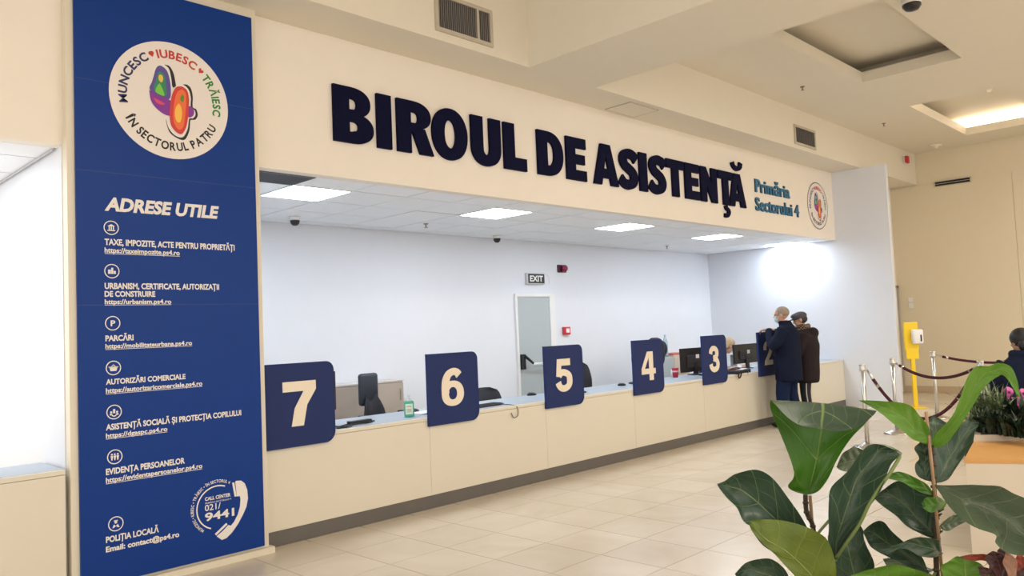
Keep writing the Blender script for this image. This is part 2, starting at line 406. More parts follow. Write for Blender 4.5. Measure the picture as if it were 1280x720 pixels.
# ================================================================ NUMBER BOARDS
def glyph(ch, bm, fn, Y0, Y1):
    """heavy numerals in a unit box (w 1 x h 1)"""
    h = .145; g = .115
    if ch == '7':
        poly(bm, [fn(*p) for p in ((0, 1), (1, 1), (1, .80), (.72, .46), (.60, 0), (.24, 0), (.34, .40), (.62, .775), (0, .775))], Y0, Y1)
    if ch == '5':
        poly(bm, [fn(*p) for p in ((.12, 1), (.90, 1), (.90, .79), (.36, .79), (.33, .60), (.36, .44), (.04, .47))], Y0, Y1)
        ribbon(bm, [(.22, .50), (.36, .575), (.56, .575), (.78, .49), (.84, .34), (.78, .18), (.56, .095), (.34, .11), (.20, .20), (.15, .29)], .165, .10, Y0, Y1, fn)
    if ch == '4':
        poly(bm, [fn(*p) for p in ((.52, 1), (.84, 1), (.84, 0), (.54, 0), (.54, .62))], Y0, Y1)
        poly(bm, [fn(*p) for p in ((0, .22), (1, .22), (1, .41), (0, .41))], Y0, Y1)
        poly(bm, [fn(*p) for p in ((0, .41), (.24, .41), (.54, .80), (.54, 1), (.44, 1))], Y0, Y1)
    if ch == '3':
        ribbon(bm, [(.15, .70), (.20, .82), (.36, .90), (.58, .90), (.76, .82), (.78, .70), (.70, .59), (.52, .545), (.40, .545)], .165, .10, Y0, Y1, fn)
        ribbon(bm, [(.40, .50), (.58, .50), (.78, .42), (.84, .29), (.78, .16), (.58, .10), (.36, .10), (.18, .19), (.14, .31)], .165, .105, Y0, Y1, fn)
    if ch == '2':
        ribbon(bm, [(.15, .64), (.17, .78), (.32, .90), (.56, .90), (.78, .82), (.82, .68), (.74, .54), (.50, .34), (.26, .16), (.20, .05)], .165, .10, Y0, Y1, fn)
        poly(bm, [fn(*p) for p in ((.02, 0), (1, 0), (1, .21), (.12, .21))], Y0, Y1)
    if ch == '6':
        o_ = arcpts(.5, .335, .5, .335, 0, 360, 32, 2.2); i_ = arcpts(.5, .335, .19, .165, 0, 360, 32, 2.2); ringband(bm, o_, i_, Y0, Y1, fn)
        ribbon(bm, [(.80, .80), (.70, .885), (.54, .91), (.34, .85), (.21, .70), (.17, .50), (.17, .34)], .165, .095, Y0, Y1, fn)
boards = [('7', 2.925, 'leftmost, next to the banner column'), ('6', 4.51, 'beside the green gel bottle'), ('5', 6.075, 'in front of the grey exit door'), ('4', 7.625, 'left of the red cup'), ('3', 9.17, 'in front of the seated clerk'), ('2', 10.70, 'gripped by the man in the navy coat')]
for ch, x0, extra in boards:
    w = .615; z0, z1 = .728, 1.373
    t = thing('number_board', f'navy counter board with cream numeral {ch}, {extra}', 'number sign', (x0, 5.54, z0), group='navy numbered boards along the counter')
    pts = [(0, 0), (w-.09, 0)]+[(w-.09+.09*math.sin(R(a)), .09-.09*math.cos(R(a))) for a in range(15, 91, 15)]+[(w, z1-z0-.07)]+[(w-.07+.07*math.cos(R(a)), z1-z0-.07+.07*math.sin(R(a))) for a in range(15, 91, 15)]+[(0, z1-z0)]
    bm = BM(); poly(bm, pts, -.014, .013); bmesh.ops.recalc_face_normals(bm, faces=bm.faces); build('board', bm, NAVY, t)
    gw = {'7': .29, '6': .27, '5': .27, '4': .29, '3': .25, '2': .27}[ch]; gh = .345; gx = .155 if ch != '4' else .15; gz = .158
    bm = BM(); glyph(ch, bm, lambda x, z: (gx+x*gw, gz+z*gh), -.017, -.0145); bmesh.ops.recalc_face_normals(bm, faces=bm.faces); build('numeral', bm, NUM, t)
    bm = BM(); abox(bm, .2, .4, .013, .05, .0, .1); build('bracket', bm, ALU, t)
# ================================================================ HEADER LETTERS
def letter(ch, x0, x1, z0=3.192, z1=3.672):
    Y0, Y1 = 5.528, 5.554; w = x1-x0; h = z1-z0; a = .155/w   # stem width in glyph units
    fn = lambda x, z: (x0+x*w, z0+z*h); bm = BM()
    P = lambda pts: poly(bm, [fn(*p) for p in pts], Y0, Y1)
    hz = .24                                                    # bar height
    if ch == 'I': P([(0, 0), (1, 0), (1, 1), (0, 1)])
    if ch == 'L': P([(0, 0), (1, 0), (1, .27), (a, .27), (a, 1), (0, 1)])
    if ch == 'E': P([(0, 0), (1, 0), (1, hz), (a, hz), (a, .385), (.93, .385), (.93, .61), (a, .61), (a, 1-hz), (1, 1-hz), (1, 1), (0, 1)])
    if ch in 'TȚ': 
        P([(0, 1), (0, .76), (.5-a/2, .76), (.5-a/2, 0), (.5+a/2, 0), (.5+a/2, .76), (1, .76), (1, 1)])
        if ch == 'Ț':
            ribbon(bm, [(.46, -.02), (.50, -.10), (.62, -.15), (.64, -.24), (.52, -.32), (.34, -.31)], .10, .055, Y0, Y1, fn)
    if ch == 'N':
        P([(0, 0), (a*.95, 0), (a*.95, 1), (0, 1)]); P([(1-a*.95, 0), (1, 0), (1, 1), (1-a*.95, 1)]); P([(.0, 1), (a*.95, 1), (1, .0), (1-a*.95, 0)])
    if ch in 'AĂ':
        P([(0, 0), (.34, 0), (.40, .20), (.62, .20), (.68, 0), (1, 0), (.70, 1), (.30, 1)]) if False else None
        P([(0, 0), (.31, 0), (.52, .80), (.50, 1), (.31, 1)]); P([(1, 0), (.69, 0), (.48, .80), (.50, 1), (.69, 1)]); P([(.30, .17), (.70, .17), (.62, .40), (.38, .40)])
        if ch == 'Ă':
            ribbon(bm, [(.29, 1.335), (.36, 1.215), (.55, 1.16), (.74, 1.235), (.79, 1.365)], .10, .07, Y0, Y1, fn)
    if ch == 'O':
        ringband(bm, arcpts(.5, .5, .5, .515, 0, 360, 44, 2.15), arcpts(.5, .5, .165, .285, 0, 360, 44, 2.1), Y0, Y1, fn)
    if ch == 'U':
        o_ = [(0, 1), (0, .40)]+arcpts(.5, .37, .5, .385, 180, 360, 20, 2.2)+[(1, .40), (1, 1)]
        i_ = [(a, 1), (a, .40)]+arcpts(.5, .37, .5-a, .16, 180, 360, 20, 2.2)+[(1-a, .40), (1-a, 1)]
        ringband(bm, o_, i_, Y0, Y1, fn)
    if ch == 'D':
        P([(0, 0), (a, 0), (a, 1), (0, 1)])
        o_ = [(a, 1), (.40, 1)]+arcpts(.40, .5, .60, .5, 90, -90, 24, 2.2)+[(.40, 0), (a, 0)]
        i_ = [(a, .77), (.42, .77)]+arcpts(.42, .5, .22, .27, 90, -90, 24, 2.3)+[(.42, .23), (a, .23)]
        ringband(bm, o_, i_, Y0, Y1, fn)
    if ch in 'BR':
        P([(0, 0), (a, 0), (a, 1), (0, 1)])
        lo = .46; k = .93 if ch == 'B' else .94
        o_ = [(a, 1), (.45, 1)]+arcpts(.45, (1+lo)/2, k-.45, (1-lo)/2, 90, -90, 18, 2.2)+[(.45, lo), (a, lo)]
        m1 = (.795, .60) if ch == 'B' else (.79, .58)
        zc = sum(m1)/2; hh = (m1[0]-m1[1])/2
        i_ = [(a, m1[0]), (.46, m1[0])]+arcpts(.46, zc, .12, hh, 90, -90, 18, 2.4)+[(.46, m1[1]), (a, m1[1])]
        ringband(bm, o_, i_, Y0, Y1, fn)
        if ch == 'B':
            o_ = [(a, .52), (.50, .52)]+arcpts(.50, .27, .50, .27, 90, -90, 18, 2.2)+[(.5, 0), (a, 0)]
            i_ = [(a, .385), (.48, .385)]+arcpts(.48, .30, .135, .085, 90, -90, 18, 2.4)+[(.48, .20), (a, .20)]
            ringband(bm, o_, i_, Y0, Y1, fn)
        else:
            P([(a, .46), (.62, .50), (.76, .49), (1.0, 0), (.62, 0), (.42, .40), (a, .40)])
    if ch == 'S':
        ribbon(bm, [(.93, .76), (.78, .86), (.52, .895), (.28, .83), (.225, .70), (.33, .585), (.52, .51), (.70, .43), (.785, .31), (.72, .175), (.48, .105), (.24, .13), (.045, .24)], .215, .125, Y0, Y1, fn)
    bmesh.ops.recalc_face_normals(bm, faces=bm.faces)
    return bm
LT = [('B', 3.618, 4.018), ('I', 4.058, 4.212), ('R', 4.275, 4.690), ('O', 4.68, 5.118), ('U', 5.172, 5.572), ('L', 5.618, 5.945),
      ('D', 6.12, 6.532), ('E', 6.588, 6.93), ('A', 7.06, 7.528), ('S', 7.555, 7.925), ('I', 7.96, 8.122), ('S', 8.168, 8.538), ('T', 8.555, 8.962),
      ('E', 8.985, 9.335), ('N', 9.375, 9.80), ('Ț', 9.835, 10.24), ('Ă', 10.13, 10.61)]
sg = thing('wall_lettering', 'large raised navy letters BIROUL DE ASISTENȚĂ on the cream header', 'sign', (3.6, 5.556, 3.19))
for ch, a, b in LT: build('letter', rel(letter(ch, a, b), (3.6, 5.556, 3.19)), NAVYT, sg)
s2 = thing('wall_lettering', 'small teal raised lettering Primăria Sectorului 4 on the header', 'sign', (10.95, 5.556, 3.2))
for s, x0, x1, zb, hh in (('Primăria', 10.95, 12.09, 3.465, .20), ('Sectorului 4', 10.93, 12.39, 3.185, .20)):
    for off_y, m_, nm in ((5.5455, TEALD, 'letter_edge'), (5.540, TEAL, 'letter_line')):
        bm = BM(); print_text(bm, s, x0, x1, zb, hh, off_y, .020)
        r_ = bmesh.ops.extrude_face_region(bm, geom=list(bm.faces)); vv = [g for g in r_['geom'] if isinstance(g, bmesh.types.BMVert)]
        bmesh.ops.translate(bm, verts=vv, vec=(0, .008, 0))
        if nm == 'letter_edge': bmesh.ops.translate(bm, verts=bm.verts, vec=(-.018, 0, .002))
        build(nm, rel(bm, (10.95, 5.556, 3.2)), m_, s2)
# ================================================================ ROUND EMBLEM
LOGO = [  # crop-unit outlines (x right, z up, radius of the disc = 1) in paint order
 ('shadow', [(-.13,.66),(-.02,.64),(.06,.50),(.09,.32),(.10,.22),(.17,.28),(.31,.34),(.42,.28),(.46,.10),(.45,-.10),(.53,-.14),(.56,-.26),(.50,-.36),(.40,-.38),(.37,-.60),(.27,-.80),(.12,-.80),(-.05,-.70),(-.12,-.50),(-.12,-.30)], (.012,.012,.015)),
 ('halo', [(-.20,.68),(-.05,.60),(0,.42),(.03,.22),(.12,.28),(.25,.32),(.37,.24),(.42,.05),(.41,-.12),(.49,-.16),(.51,-.26),(.45,-.34),(.37,-.36),(.33,-.58),(.22,-.76),(.05,-.74),(-.08,-.60),(-.14,-.40),(-.30,-.28),(-.46,-.12),(-.50,.08),(-.42,.28),(-.38,.50),(-.30,.64)], (.80,.76,.72)),
 ('wing', [(-.20,.62),(-.10,.56),(-.04,.42),(-.01,.20),(-.04,-.02),(-.22,.0),(-.45,.10),(-.38,.30),(-.33,.50),(-.27,.60)], (.10,.07,.30)),
 ('wing_inner', [(-.22,.50),(-.14,.44),(-.11,.28),(-.12,.02),(-.36,.10),(-.31,.34),(-.27,.46)], (.03,.22,.12)),
 ('leaf_shape', [(-.24,.26),(-.17,.12),(-.16,.02),(-.33,.07),(-.29,.20)], (.18,.55,.06)),
 ('seed', [(-.23,.44),(-.18,.42),(-.17,.34),(-.21,.28),(-.26,.33),(-.26,.40)], (.75,.52,.08)),
 ('band', [(-.46,.09),(-.30,.02),(-.05,-.04),(.02,-.14),(.02,-.34),(-.14,-.36),(-.32,-.26),(-.43,-.12)], (.22,.03,.30)),
 ('band_red', [(-.38,-.05),(-.22,-.10),(-.14,-.14),(-.22,-.17),(-.32,-.14)], (.65,.06,.16)),
 ('tail', [(.36,-.10),(.44,-.12),(.48,-.20),(.44,-.30),(.34,-.32)], (.24,.03,.32)),
 ('body_red', [(.22,.28),(.33,.22),(.37,.06),(.36,-.14),(.34,-.36),(.29,-.56),(.20,-.70),(.09,-.68),(-.02,-.56),(-.05,-.36),(-.03,-.10),(.02,.10),(.10,.24)], (.62,.04,.04)),
 ('body_orange', [(.22,.22),(.30,.16),(.31,-.04),(.28,-.30),(.24,-.54),(.14,-.62),(.04,-.50),(.03,-.28),(.06,-.04),(.12,.14)], (.80,.16,.04)),
 ('heart', [(.15,-.08),(.20,-.16),(.21,-.32),(.17,-.46),(.10,-.46),(.06,-.34),(.08,-.18)], (.90,.50,.08)),
 ('spot', [(.22,.12),(.26,.08),(.25,-.02),(.21,-.04),(.18,.02)], (.12,.25,.03))]
def emblem(parent, cx, cz, r, Y, sx=1.0, disc_m=None, simple=False):
    k = 0.0004
    if disc_m:
        bm = BM(); disc(bm, 0, 0, r, 0, 64); 
        for v in bm.verts: v.co.x *= sx
        bmesh.ops.translate(bm, verts=bm.verts, vec=(cx, Y, cz)); build('disc', bm, disc_m, parent)
    for i, (nm, pts, col) in enumerate(LOGO):
        P = spline([(x*.8, z*.85+.04, 0) for x, z in pts+[pts[0]]], 4)[:-1]
        bm = BM(); poly(bm, [(cx+p.x*r*sx, cz+p.y*r) for p in P], Y-k*(i+1))
        bmesh.ops.triangulate(bm, faces=bm.faces)
        build('emblem_'+nm, bm, mat('emblem '+nm, col, .5), parent)
    def rt(nm, s, a0, a1, col, inward=False, rr=.79, hh=.145):
        bm = BM(); ring_text(bm, s, 0, 0, r*rr, a0, a1, r*hh, 0, .032, inward)
        for v in bm.verts: v.co.x *= sx
        bmesh.ops.translate(bm, verts=bm.verts, vec=(cx, Y-.0008, cz)); build(nm, bm, mat('emblem text '+nm, col, .5), parent)
    rt('text_ring', 'MUNCESC', -103, -29, s2l((45, 45, 95))); rt('text_ring_red', 'IUBESC', -18, 34, s2l((190, 55, 50))); rt('text_ring_green', 'TRĂIESC', 46, 101, s2l((40, 130, 50)))
    rt('text_ring_black', 'ÎN SECTORUL PATRU', 243, 114, (.01, .01, .015), True)
    for a in (-23.5, 40):
        q = Vector((math.sin(R(a)), math.cos(R(a))))*r*.80; s = r*.05
        hp = [(0, -1), (.9, .1), (.9, .7), (.45, .95), (0, .55), (-.45, .95), (-.9, .7), (-.9, .1)]
        c_, s_ = math.cos(-R(a)), math.sin(-R(a))
        bm = BM(); poly(bm, [(cx+(q.x+(x*c_-z*s_)*s)*sx, cz+q.y+(x*s_+z*c_)*s) for x, z in hp], Y-.0008); bmesh.ops.triangulate(bm, faces=bm.faces)
        build('heart', bm, mat('emblem text text_ring_red', (.5, .04, .03), .5), parent)
bn = thing('banner', 'tall dark blue banner panel with ADRESE UTILE, white addresses and round emblem', 'banner', (2.24, 5.47, .05))
bo = Vector((2.24, 5.47, .05))
bn_parts_before = set(bpy.data.objects)
YB = 5.45
bm = BM(); abox(bm, 1.63, 2.862, YB, 5.469, .06, 4.005); build('board', bm, PANEL, bn)
for zz in (3.30, 2.70, 1.83): 
    bm = BM(); abox(bm, 1.63, 2.862, YB-.0006, YB, zz, zz+.003); build('seam', bm, SEAMM, bn)
YT = YB-.0012
emblem(bn, 2.247, 3.257, .411, YT, 1.0, mat('emblem disc', (.80, .74, .70), .5))
def line(s, x0, x1, z0, h, off=.03, ul=False, shear=0):
    bm = BM(); print_text(bm, s, x0, x1, z0, h, YT, off, shear); build('text_line', bm, WPRINT, bn)
    if ul:
        bm = BM(); poly(bm, [(x0, z0-h*.12), (x1, z0-h*.12), (x1, z0-h*.22), (x0, z0-h*.22)], YT); build('underline', bm, WPRINT, bn)
line('ADRESE UTILE', 1.798, 2.555, 2.447, .092, .045, shear=.2)
TXT = [('TAXE, IMPOZITE, ACTE PENTRU PROPRIETĂȚI', 1.796, 2.684, 2.222, .042, 0), ('https://taxeimpozite.ps4.ro', 1.795, 2.283, 2.172, .034, 1),
 ('URBANISM, CERTIFICATE, AUTORIZAȚII', 1.792, 2.560, 1.935, .040, 0), ('DE CONSTRUIRE', 1.791, 2.112, 1.884, .038, 0), ('https://urbanism.ps4.ro', 1.791, 2.218, 1.836, .032, 1),
 ('PARCĂRI', 1.792, 1.966, 1.596, .038, 0), ('https://mobilitateurbana.ps4.ro', 1.791, 2.356, 1.548, .031, 1),
 ('AUTORIZĂRI COMERCIALE', 1.791, 2.305, 1.316, .036, 0), ('https://autorizaricomerciale.ps4.ro', 1.79, 2.422, 1.262, .032, 1),
 ('ASISTENȚĂ SOCIALĂ ȘI PROTECȚIA COPILULUI', 1.787, 2.704, 1.025, .039, 0), ('https://dgaspc.ps4.ro', 1.786, 2.175, .975, .031, 1),
 ('EVIDENȚA PERSOANELOR', 1.783, 2.289, .742, .040, 0), ('https://evidentapersoanelor.ps4.ro', 1.782, 2.409, .692, .033, 1),
 ('POLIȚIA LOCALĂ', 1.777, 2.106, .316, .039, 0), ('Email: contact@ps4.ro', 1.776, 2.241, .257, .036, 0)]
for s, x0, x1, z0, h, ul in TXT: line(s, x0, x1, z0, h, .035 if not ul else .028, bool(ul))
def icon(z, kind):
    x = 1.838; bm = BM(); disc(bm, x, z, .047, YT, 32, .041)
    b = lambda x0, x1, z0, z1: poly(bm, [(x+x0, z+z0), (x+x1, z+z0), (x+x1, z+z1), (x+x0, z+z1)], YT)
    d = lambda dx, dz, r_: disc(bm, x+dx, z+dz, r_, YT, 12)
    if kind == 'bank':
        poly(bm, [(x-.024, z+.010), (x+.024, z+.010), (x, z+.024)], YT)
        for q in (-.016, -.003, .010): b(q, q+.007, -.014, .010)
        b(-.024, .024, -.021, -.015)
    if kind == 'city': b(-.024, -.006, -.018, .010); b(-.004, .008, -.018, .022); b(.010, .024, -.018, .002)
    if kind == 'park': print_text(bm, 'P', x-.013, x+.016, z-.019, .038, YT, .03)
    if kind == 'basket': poly(bm, [(x-.026, z+.006), (x-.018, z-.020), (x+.018, z-.020), (x+.026, z+.006)], YT); b(-.030, .030, .004, .009); poly(bm, [(x-.016, z+.008), (x-.002, z+.022), (x+.002, z+.022), (x+.016, z+.008), (x+.011, z+.008), (x, z+.018), (x-.011, z+.008)], YT)
    if kind == 'family': d(0, .012, .008); d(-.018, 0, .007); d(.018, 0, .007); disc(bm, x, z-.012, .018, YT, 16, .011, 90, 270); b(-.026, -.012, -.02, -.008); b(.012, .026, -.02, -.008); b(-.007, .007, -.008, .004)
    if kind == 'people':
        for q in (-.018, 0, .018): d(q, .016, .006); poly(bm, [(x+q-.008, z+.008), (x+q+.008, z+.008), (x+q+.003, z-.022), (x+q-.003, z-.022)], YT)
    if kind == 'police': d(0, .010, .009); b(-.012, .012, .017, .023); poly(bm, [(x-.022, z-.024), (x-.012, z-.002), (x-.002, z-.012), (x+.002, z-.012), (x+.012, z-.002), (x+.022, z-.024), (x+.012, z-.024), (x, z-.014), (x-.012, z-.024)], YT)
    bmesh.ops.triangulate(bm, faces=[f for f in bm.faces if len(f.verts) > 4]); build('icon', bm, WPRINT, bn)
for z, k in ((2.337, 'bank'), (2.052, 'city'), (1.712, 'park'), (1.422, 'basket'), (1.138, 'family'), (.851, 'people'), (.425, 'police')): icon(z, k)
# call centre roundel
bm = BM(); cx, cz = 2.512, .405
disc(bm, cx, cz, .152, YT, 48, .143, 200, 383); build('ring_line', bm, WPRINT, bn)
bm = BM(); ring_text(bm, 'MUNCESC • IUBESC • TRĂIESC • ÎN SECTORUL 4', cx, cz, .180, 215, 392, .021, YT, .02, False, .75); build('text_ring', bm, WPRINT, bn)
line('CALL CENTER', 2.423, 2.609, .462, .025, .03); line('PRIMĂRIA SECTORULUI 4', 2.424, 2.612, .440, .010, .01)
line('021/', 2.421, 2.535, .392, .042, .012); line('9441', 2.420, 2.634, .322, .056, .03)
bm = BM(); fn = lambda x, z: (x, z)
def hp_(x, y): p = onY(220+x/5.14, 580+y/5.14, YB); return (p.x, p.z)
HP = [((385,108),(380,114)),((418,106),(384,150)),((442,125),(390,208)),((457,165),(410,206)),((462,220),(414,225)),((452,275),(410,275)),((430,325),(396,325)),((400,382),(372,372)),((360,440),(352,396)),((325,475),(335,392)),((295,488),(300,430)),((262,466),(262,463))]
for (a_, b_), (c_, d_) in zip(HP, HP[1:]): poly(bm, [hp_(*a_), hp_(*c_), hp_(*d_), hp_(*b_)], YT)
for q4 in ([(360,120),(374,118),(389,207),(376,210)], [(322,378),(331,388),(258,459),(249,449)]): poly(bm, [hp_(*q) for q in q4], YT)
bmesh.ops.triangulate(bm, faces=[f for f in bm.faces if len(f.verts) > 4])
build('handset_print', bm, WPRINT, bn)
for o in set(bpy.data.objects)-bn_parts_before:
    if o.parent == bn and o.type == 'MESH': o.matrix_parent_inverse = Matrix.Translation(-bo)
em = thing('emblem', 'small round colourful city emblem at the right end of the header', 'sign', (13.14, 5.55, 3.44))
bf = set(bpy.data.objects)
bm = BM(); disc(bm, 0, 0, .40, 0, 48, .388)
bmesh.ops.translate(bm, verts=bm.verts, vec=(13.14, 5.549, 3.44)); build('rim', bm, BLACKM, em)
bm = BM(); lathe(bm, [(.395, 0), (.395, .005)], (0, 0, 0), 48, Matrix.Rotation(R(90), 3, 'X')); bmesh.ops.translate(bm, verts=bm.verts, vec=(13.14, 5.556, 3.44)); build('disc_back', bm, mat('emblem disc', (.8, .74, .7)), em)
emblem(em, 13.14, 3.44, .385, 5.5495, 1.0)
for o in set(bpy.data.objects)-bf:
    if o.parent == em: o.matrix_parent_inverse = Matrix.Translation((-13.14, -5.55, -3.44))
# ================================================================ CEILING / WALL FITTINGS
def vent(label, x0, x1, z0, z1, div, n, tilt=0):
    t = thing('ventilation_grille', label, 'vent', (x0, 5.05, z0)); w = x1-x0; h = z1-z0; f = .035
    G = mat('grey grille frame', (.50, .45, .36), .5, var=.1)
    bm = BM(); abox(bm, 0, w, -.02, 0, 0, f); abox(bm, 0, w, -.02, 0, h-f, h); abox(bm, 0, f, -.02, 0, f, h-f); abox(bm, w-f, w, -.02, 0, f, h-f)
    if div: abox(bm, div*w-.012, div*w+.012, -.02, 0, f, h-f)
    build('frame', bm, G, t)
    bm = BM(); abox(bm, f, w-f, -.004, -.001, f, h-f); build('duct_shade', bm, mat('grille shade paint', (.012, .013, .018), .8), t)  # near-black sheet stands for the shade behind the slats
    SL = mat('grille slat', (.22, .20, .19), .5)
    for i in range(n):
        x = f+(w-2*f)*(i+.5)/n
        bm = BM(); abox(bm, x-.0035, x+.0035, -.016, -.005, f, h-f); build('slat', bm, SL, t)
    if tilt:
        t.rotation_euler = (0, tilt, 0)
    return t
vent('large slatted grille on the fascia above the letter O', 4.345, 5.03, 4.155, 4.50, .73, 26)
vent('small square grille on the fascia near the right end', 11.27, 12.0, 4.14, 4.44, 0, 14)
t = thing('slot_vent', 'dark slot diffuser at the top of the far beige wall', 'vent', (16.66, 4.41, 4.03))
bm = BM(); abox(bm, -.012, 0, -.30, .30, -.04, .04); build('duct_shade', bm, BLACKM, t)  # black plate paints the shade inside the slot
bm = BM(); abox(bm, -.02, 0, -.32, .32, .04, .05); abox(bm, -.02, 0, -.32, .32, -.05, -.04); abox(bm, -.018, 0, -.30, .30, -.004, .004); build('frame', bm, mat('grey grille frame', (.5, .45, .36)), t)
def dome(label, x, y, z, sc=1.0):
    t = thing('dome_camera', label, 'camera', (x, y, z), group='dome cameras under the booth ceiling')
    bm = BM(); lathe(bm, [(.001, 0), (.055*sc, 0), (.06*sc, -.012), (.052*sc, -.04*sc), (.001, -.042*sc)]); build('base', bm, WHITEP, t, True)
    bm = BM(); lathe(bm, [(.050*sc, -.04*sc), (.052*sc, -.052*sc), (.042*sc, -.08*sc), (.024*sc, -.096*sc), (.001, -.10*sc)]); build('lens_dome', bm, BLACK, t, True)
dome('black dome camera on the booth ceiling near the banner', 4.45, 7.62, 2.89)
dome('black dome camera on the booth ceiling left of the exit sign', 7.72, 7.82, 2.89)
def sprinkler(label, x, y, z):
    t = thing('sprinkler', label, 'sprinkler', (x, y, z), group='small ceiling sprinklers')
    bm = BM(); lathe(bm, [(.03, 0), (.03, -.006), (.008, -.008), (.008, -.04), (.001, -.041)], n=12); lathe(bm, [(.001, -.045), (.022, -.046), (.022, -.049), (.001, -.05)], n=12); build('head', bm, mat('sprinkler brass', (.25, .22, .18), .5, .6), t)
for a in (('sprinkler under booth ceiling between the two dome cameras', 6.06, 7.35, 2.888), ('sprinkler under booth ceiling above counter 4', 11.48, 7.5, 2.888), ('sprinkler on the hall ceiling above the small grille', 10.38, 4.49, HZ), ('sprinkler on the hall ceiling near the lit recess', 13.5, 4.52, HZ)): sprinkler(*a)
t = thing('smoke_detector', 'round cream smoke detector on the hall ceiling before the far wall', 'smoke detector', (16.1, 4.5, HZ))
bm = BM(); lathe(bm, [(.11, 0), (.11, -.02), (.05, -.03), (.045, -.06), (.001, -.065)]); build('housing', bm, mat('detector cream', (.8, .75, .62), .4), t, True)
t = thing('smoke_detector', 'round cream detector inside the lit ceiling recess', 'smoke detector', (13.85, 3.05, HZ+.30))
bm = BM(); lathe(bm, [(.07, 0), (.07, -.02), (.05, -.03), (.045, -.07), (.001, -.075)]); build('housing', bm, mat('detector cream', (.8, .75, .62), .4), t, True)
t = thing('dome_camera', 'white dome camera with black band at the top edge on the hall ceiling', 'camera', (8.40, 2.47, HZ))
bm = BM(); lathe(bm, [(.09, 0), (.09, -.05), (.085, -.055)]); build('base', bm, WHITEP, t, True)
bm = BM(); lathe(bm, [(.087, -.055), (.087, -.075), (.06, -.11), (.001, -.125)]); build('lens_dome', bm, BLACK, t, True)
t = thing('alarm_beacon', 'dark red alarm beacon on the white wall beside the exit sign', 'alarm', (9.36, 8.08, 2.49))
bm = BM(); rbox(bm, -.10, .10, -.03, 0, -.06, .06, .01); build('base', bm, mat('beacon dark', (.06, .01, .03), .4), t)
bm = BM(); lathe(bm, [(.055, 0), (.055, .05), (.04, .07), (.001, .072)], (.01, -.03, 0), 20, Matrix.Rotation(R(90), 3, 'X')); build('lens', bm, DARKRED, t, True)
t = thing('call_point', 'red fire call point with white centre right of the grey door', 'alarm', (9.39, 8.08, 1.515))
bm = BM(); rbox(bm, -.075, .075, -.05, 0, -.062, .062, .008); build('housing', bm, RED, t)
bm = BM(); abox(bm, -.03, .045, -.053, -.05, -.03, .035); build('glass', bm, WHITEP, t)
t = thing('alarm_beacon', 'bright red alarm sounder high on the fascia beyond the right wall', 'alarm', (16.05, 5.05, 4.50))
bm = BM(); rbox(bm, -.07, .07, -.04, 0, -.07, .07, .01); build('base', bm, WHITEP, t)
bm = BM(); rbox(bm, -.10, .03, -.09, -.04, -.08, .06, .015); build('lens', bm, RED, t)
t = thing('exit_sign', 'black EXIT sign with white letters above the grey door', 'sign', (8.72, 8.08, 2.32))
bm = BM(); rbox(bm, -.20, .19, -.05, 0, -.085, .085, .004); build('housing', bm, mat('sign housing', (.55, .56, .58), .4), t)
bm = BM(); abox(bm, -.175, .185, -.052, -.05, -.07, .07); build('face', bm, BLACK, t)
bm = BM(); print_text(bm, 'EXIT', -.14, .15, -.045, .09, -.0535, .03); build('lettering', bm, WHITEP, t)
bm = BM(); tube(bm, spline([(8.98, 8.078, 2.42, ), (9.05, 8.07, 2.36), (9.07, 8.075, 2.25)], 5), .004, 6); tag(build('cable', bm, WHITEP), 'thin white cable loop on the wall right of the exit sign', 'cable')
t = thing('access_panel', 'square access panel outlined on the beam beside the header', 'panel', (7.56, 5.30, 4.08))
bm = BM(); abox(bm, -.27, .27, -.16, .19, -.008, 0); build('cover', bm, CEILP, t)
bm = BM()
for a in ((-.28, .28, -.17, -.16), (-.28, .28, .19, .20), (-.28, -.27, -.16, .19), (.27, .28, -.16, .19)): abox(bm, *a, -.010, 0)
build('frame', bm, mat('grey grille frame', (.5, .45, .36)), t)
bm = BM(); tube(bm, spline([(6.9, 4.6, 4.69), (6.92, 4.6, 4.6), (6.95, 4.62, 4.58), (6.93, 4.6, 4.5)], 5), .006, 6); tag(build('cable', bm, BLACKM), 'short loose cable end hanging from the ceiling beside the beam', 'cable')
t = thing('light_switch', 'small white double switch on the far beige wall', 'switch', (16.66, 5.3, 1.75))
bm = BM(); abox(bm, -.02, 0, -.04, .04, -.09, .01); abox(bm, -.02, 0, -.04, .04, .03, .12); build('plate', bm, WHITEP, t)
# ================================================================ BEHIND AND ON THE COUNTER
WOOD = mat('grey oak laminate', (.42, .36, .31), .5, var=.14, scale=3)
t = thing('low_cabinet', 'low grey oak cabinet behind the counter by the high-backed chair', 'cabinet', (4.9, 7.735, 0))
bm = BM(); rbox(bm, -.55, 1.02, 0, .33, 0, 1.0, .003); build('body', bm, WOOD, t)
bm = BM(); abox(bm, -.56, 1.03, -.01, .33, 1.0, 1.018); build('top', bm, mat('light cabinet top', (.62, .60, .58), .4), t)
for x in (-.545, -.02, .505):
    bm = BM(); rbox(bm, x, x+.51, -.018, -.001, .04, .985, .002); d_ = build('door', bm, WOOD, t)
    bm = BM(); tube(bm, [(x+.46, -.03, .78), (x+.46, -.03, .92)], .006, 6); build('handle', bm, ALU, d_)
CHF = mat('black chair mesh', (.018, .02, .03), .75, bump=.3, bscale=300); CHS = mat('dark chair leather', (.02, .028, .045), .5)
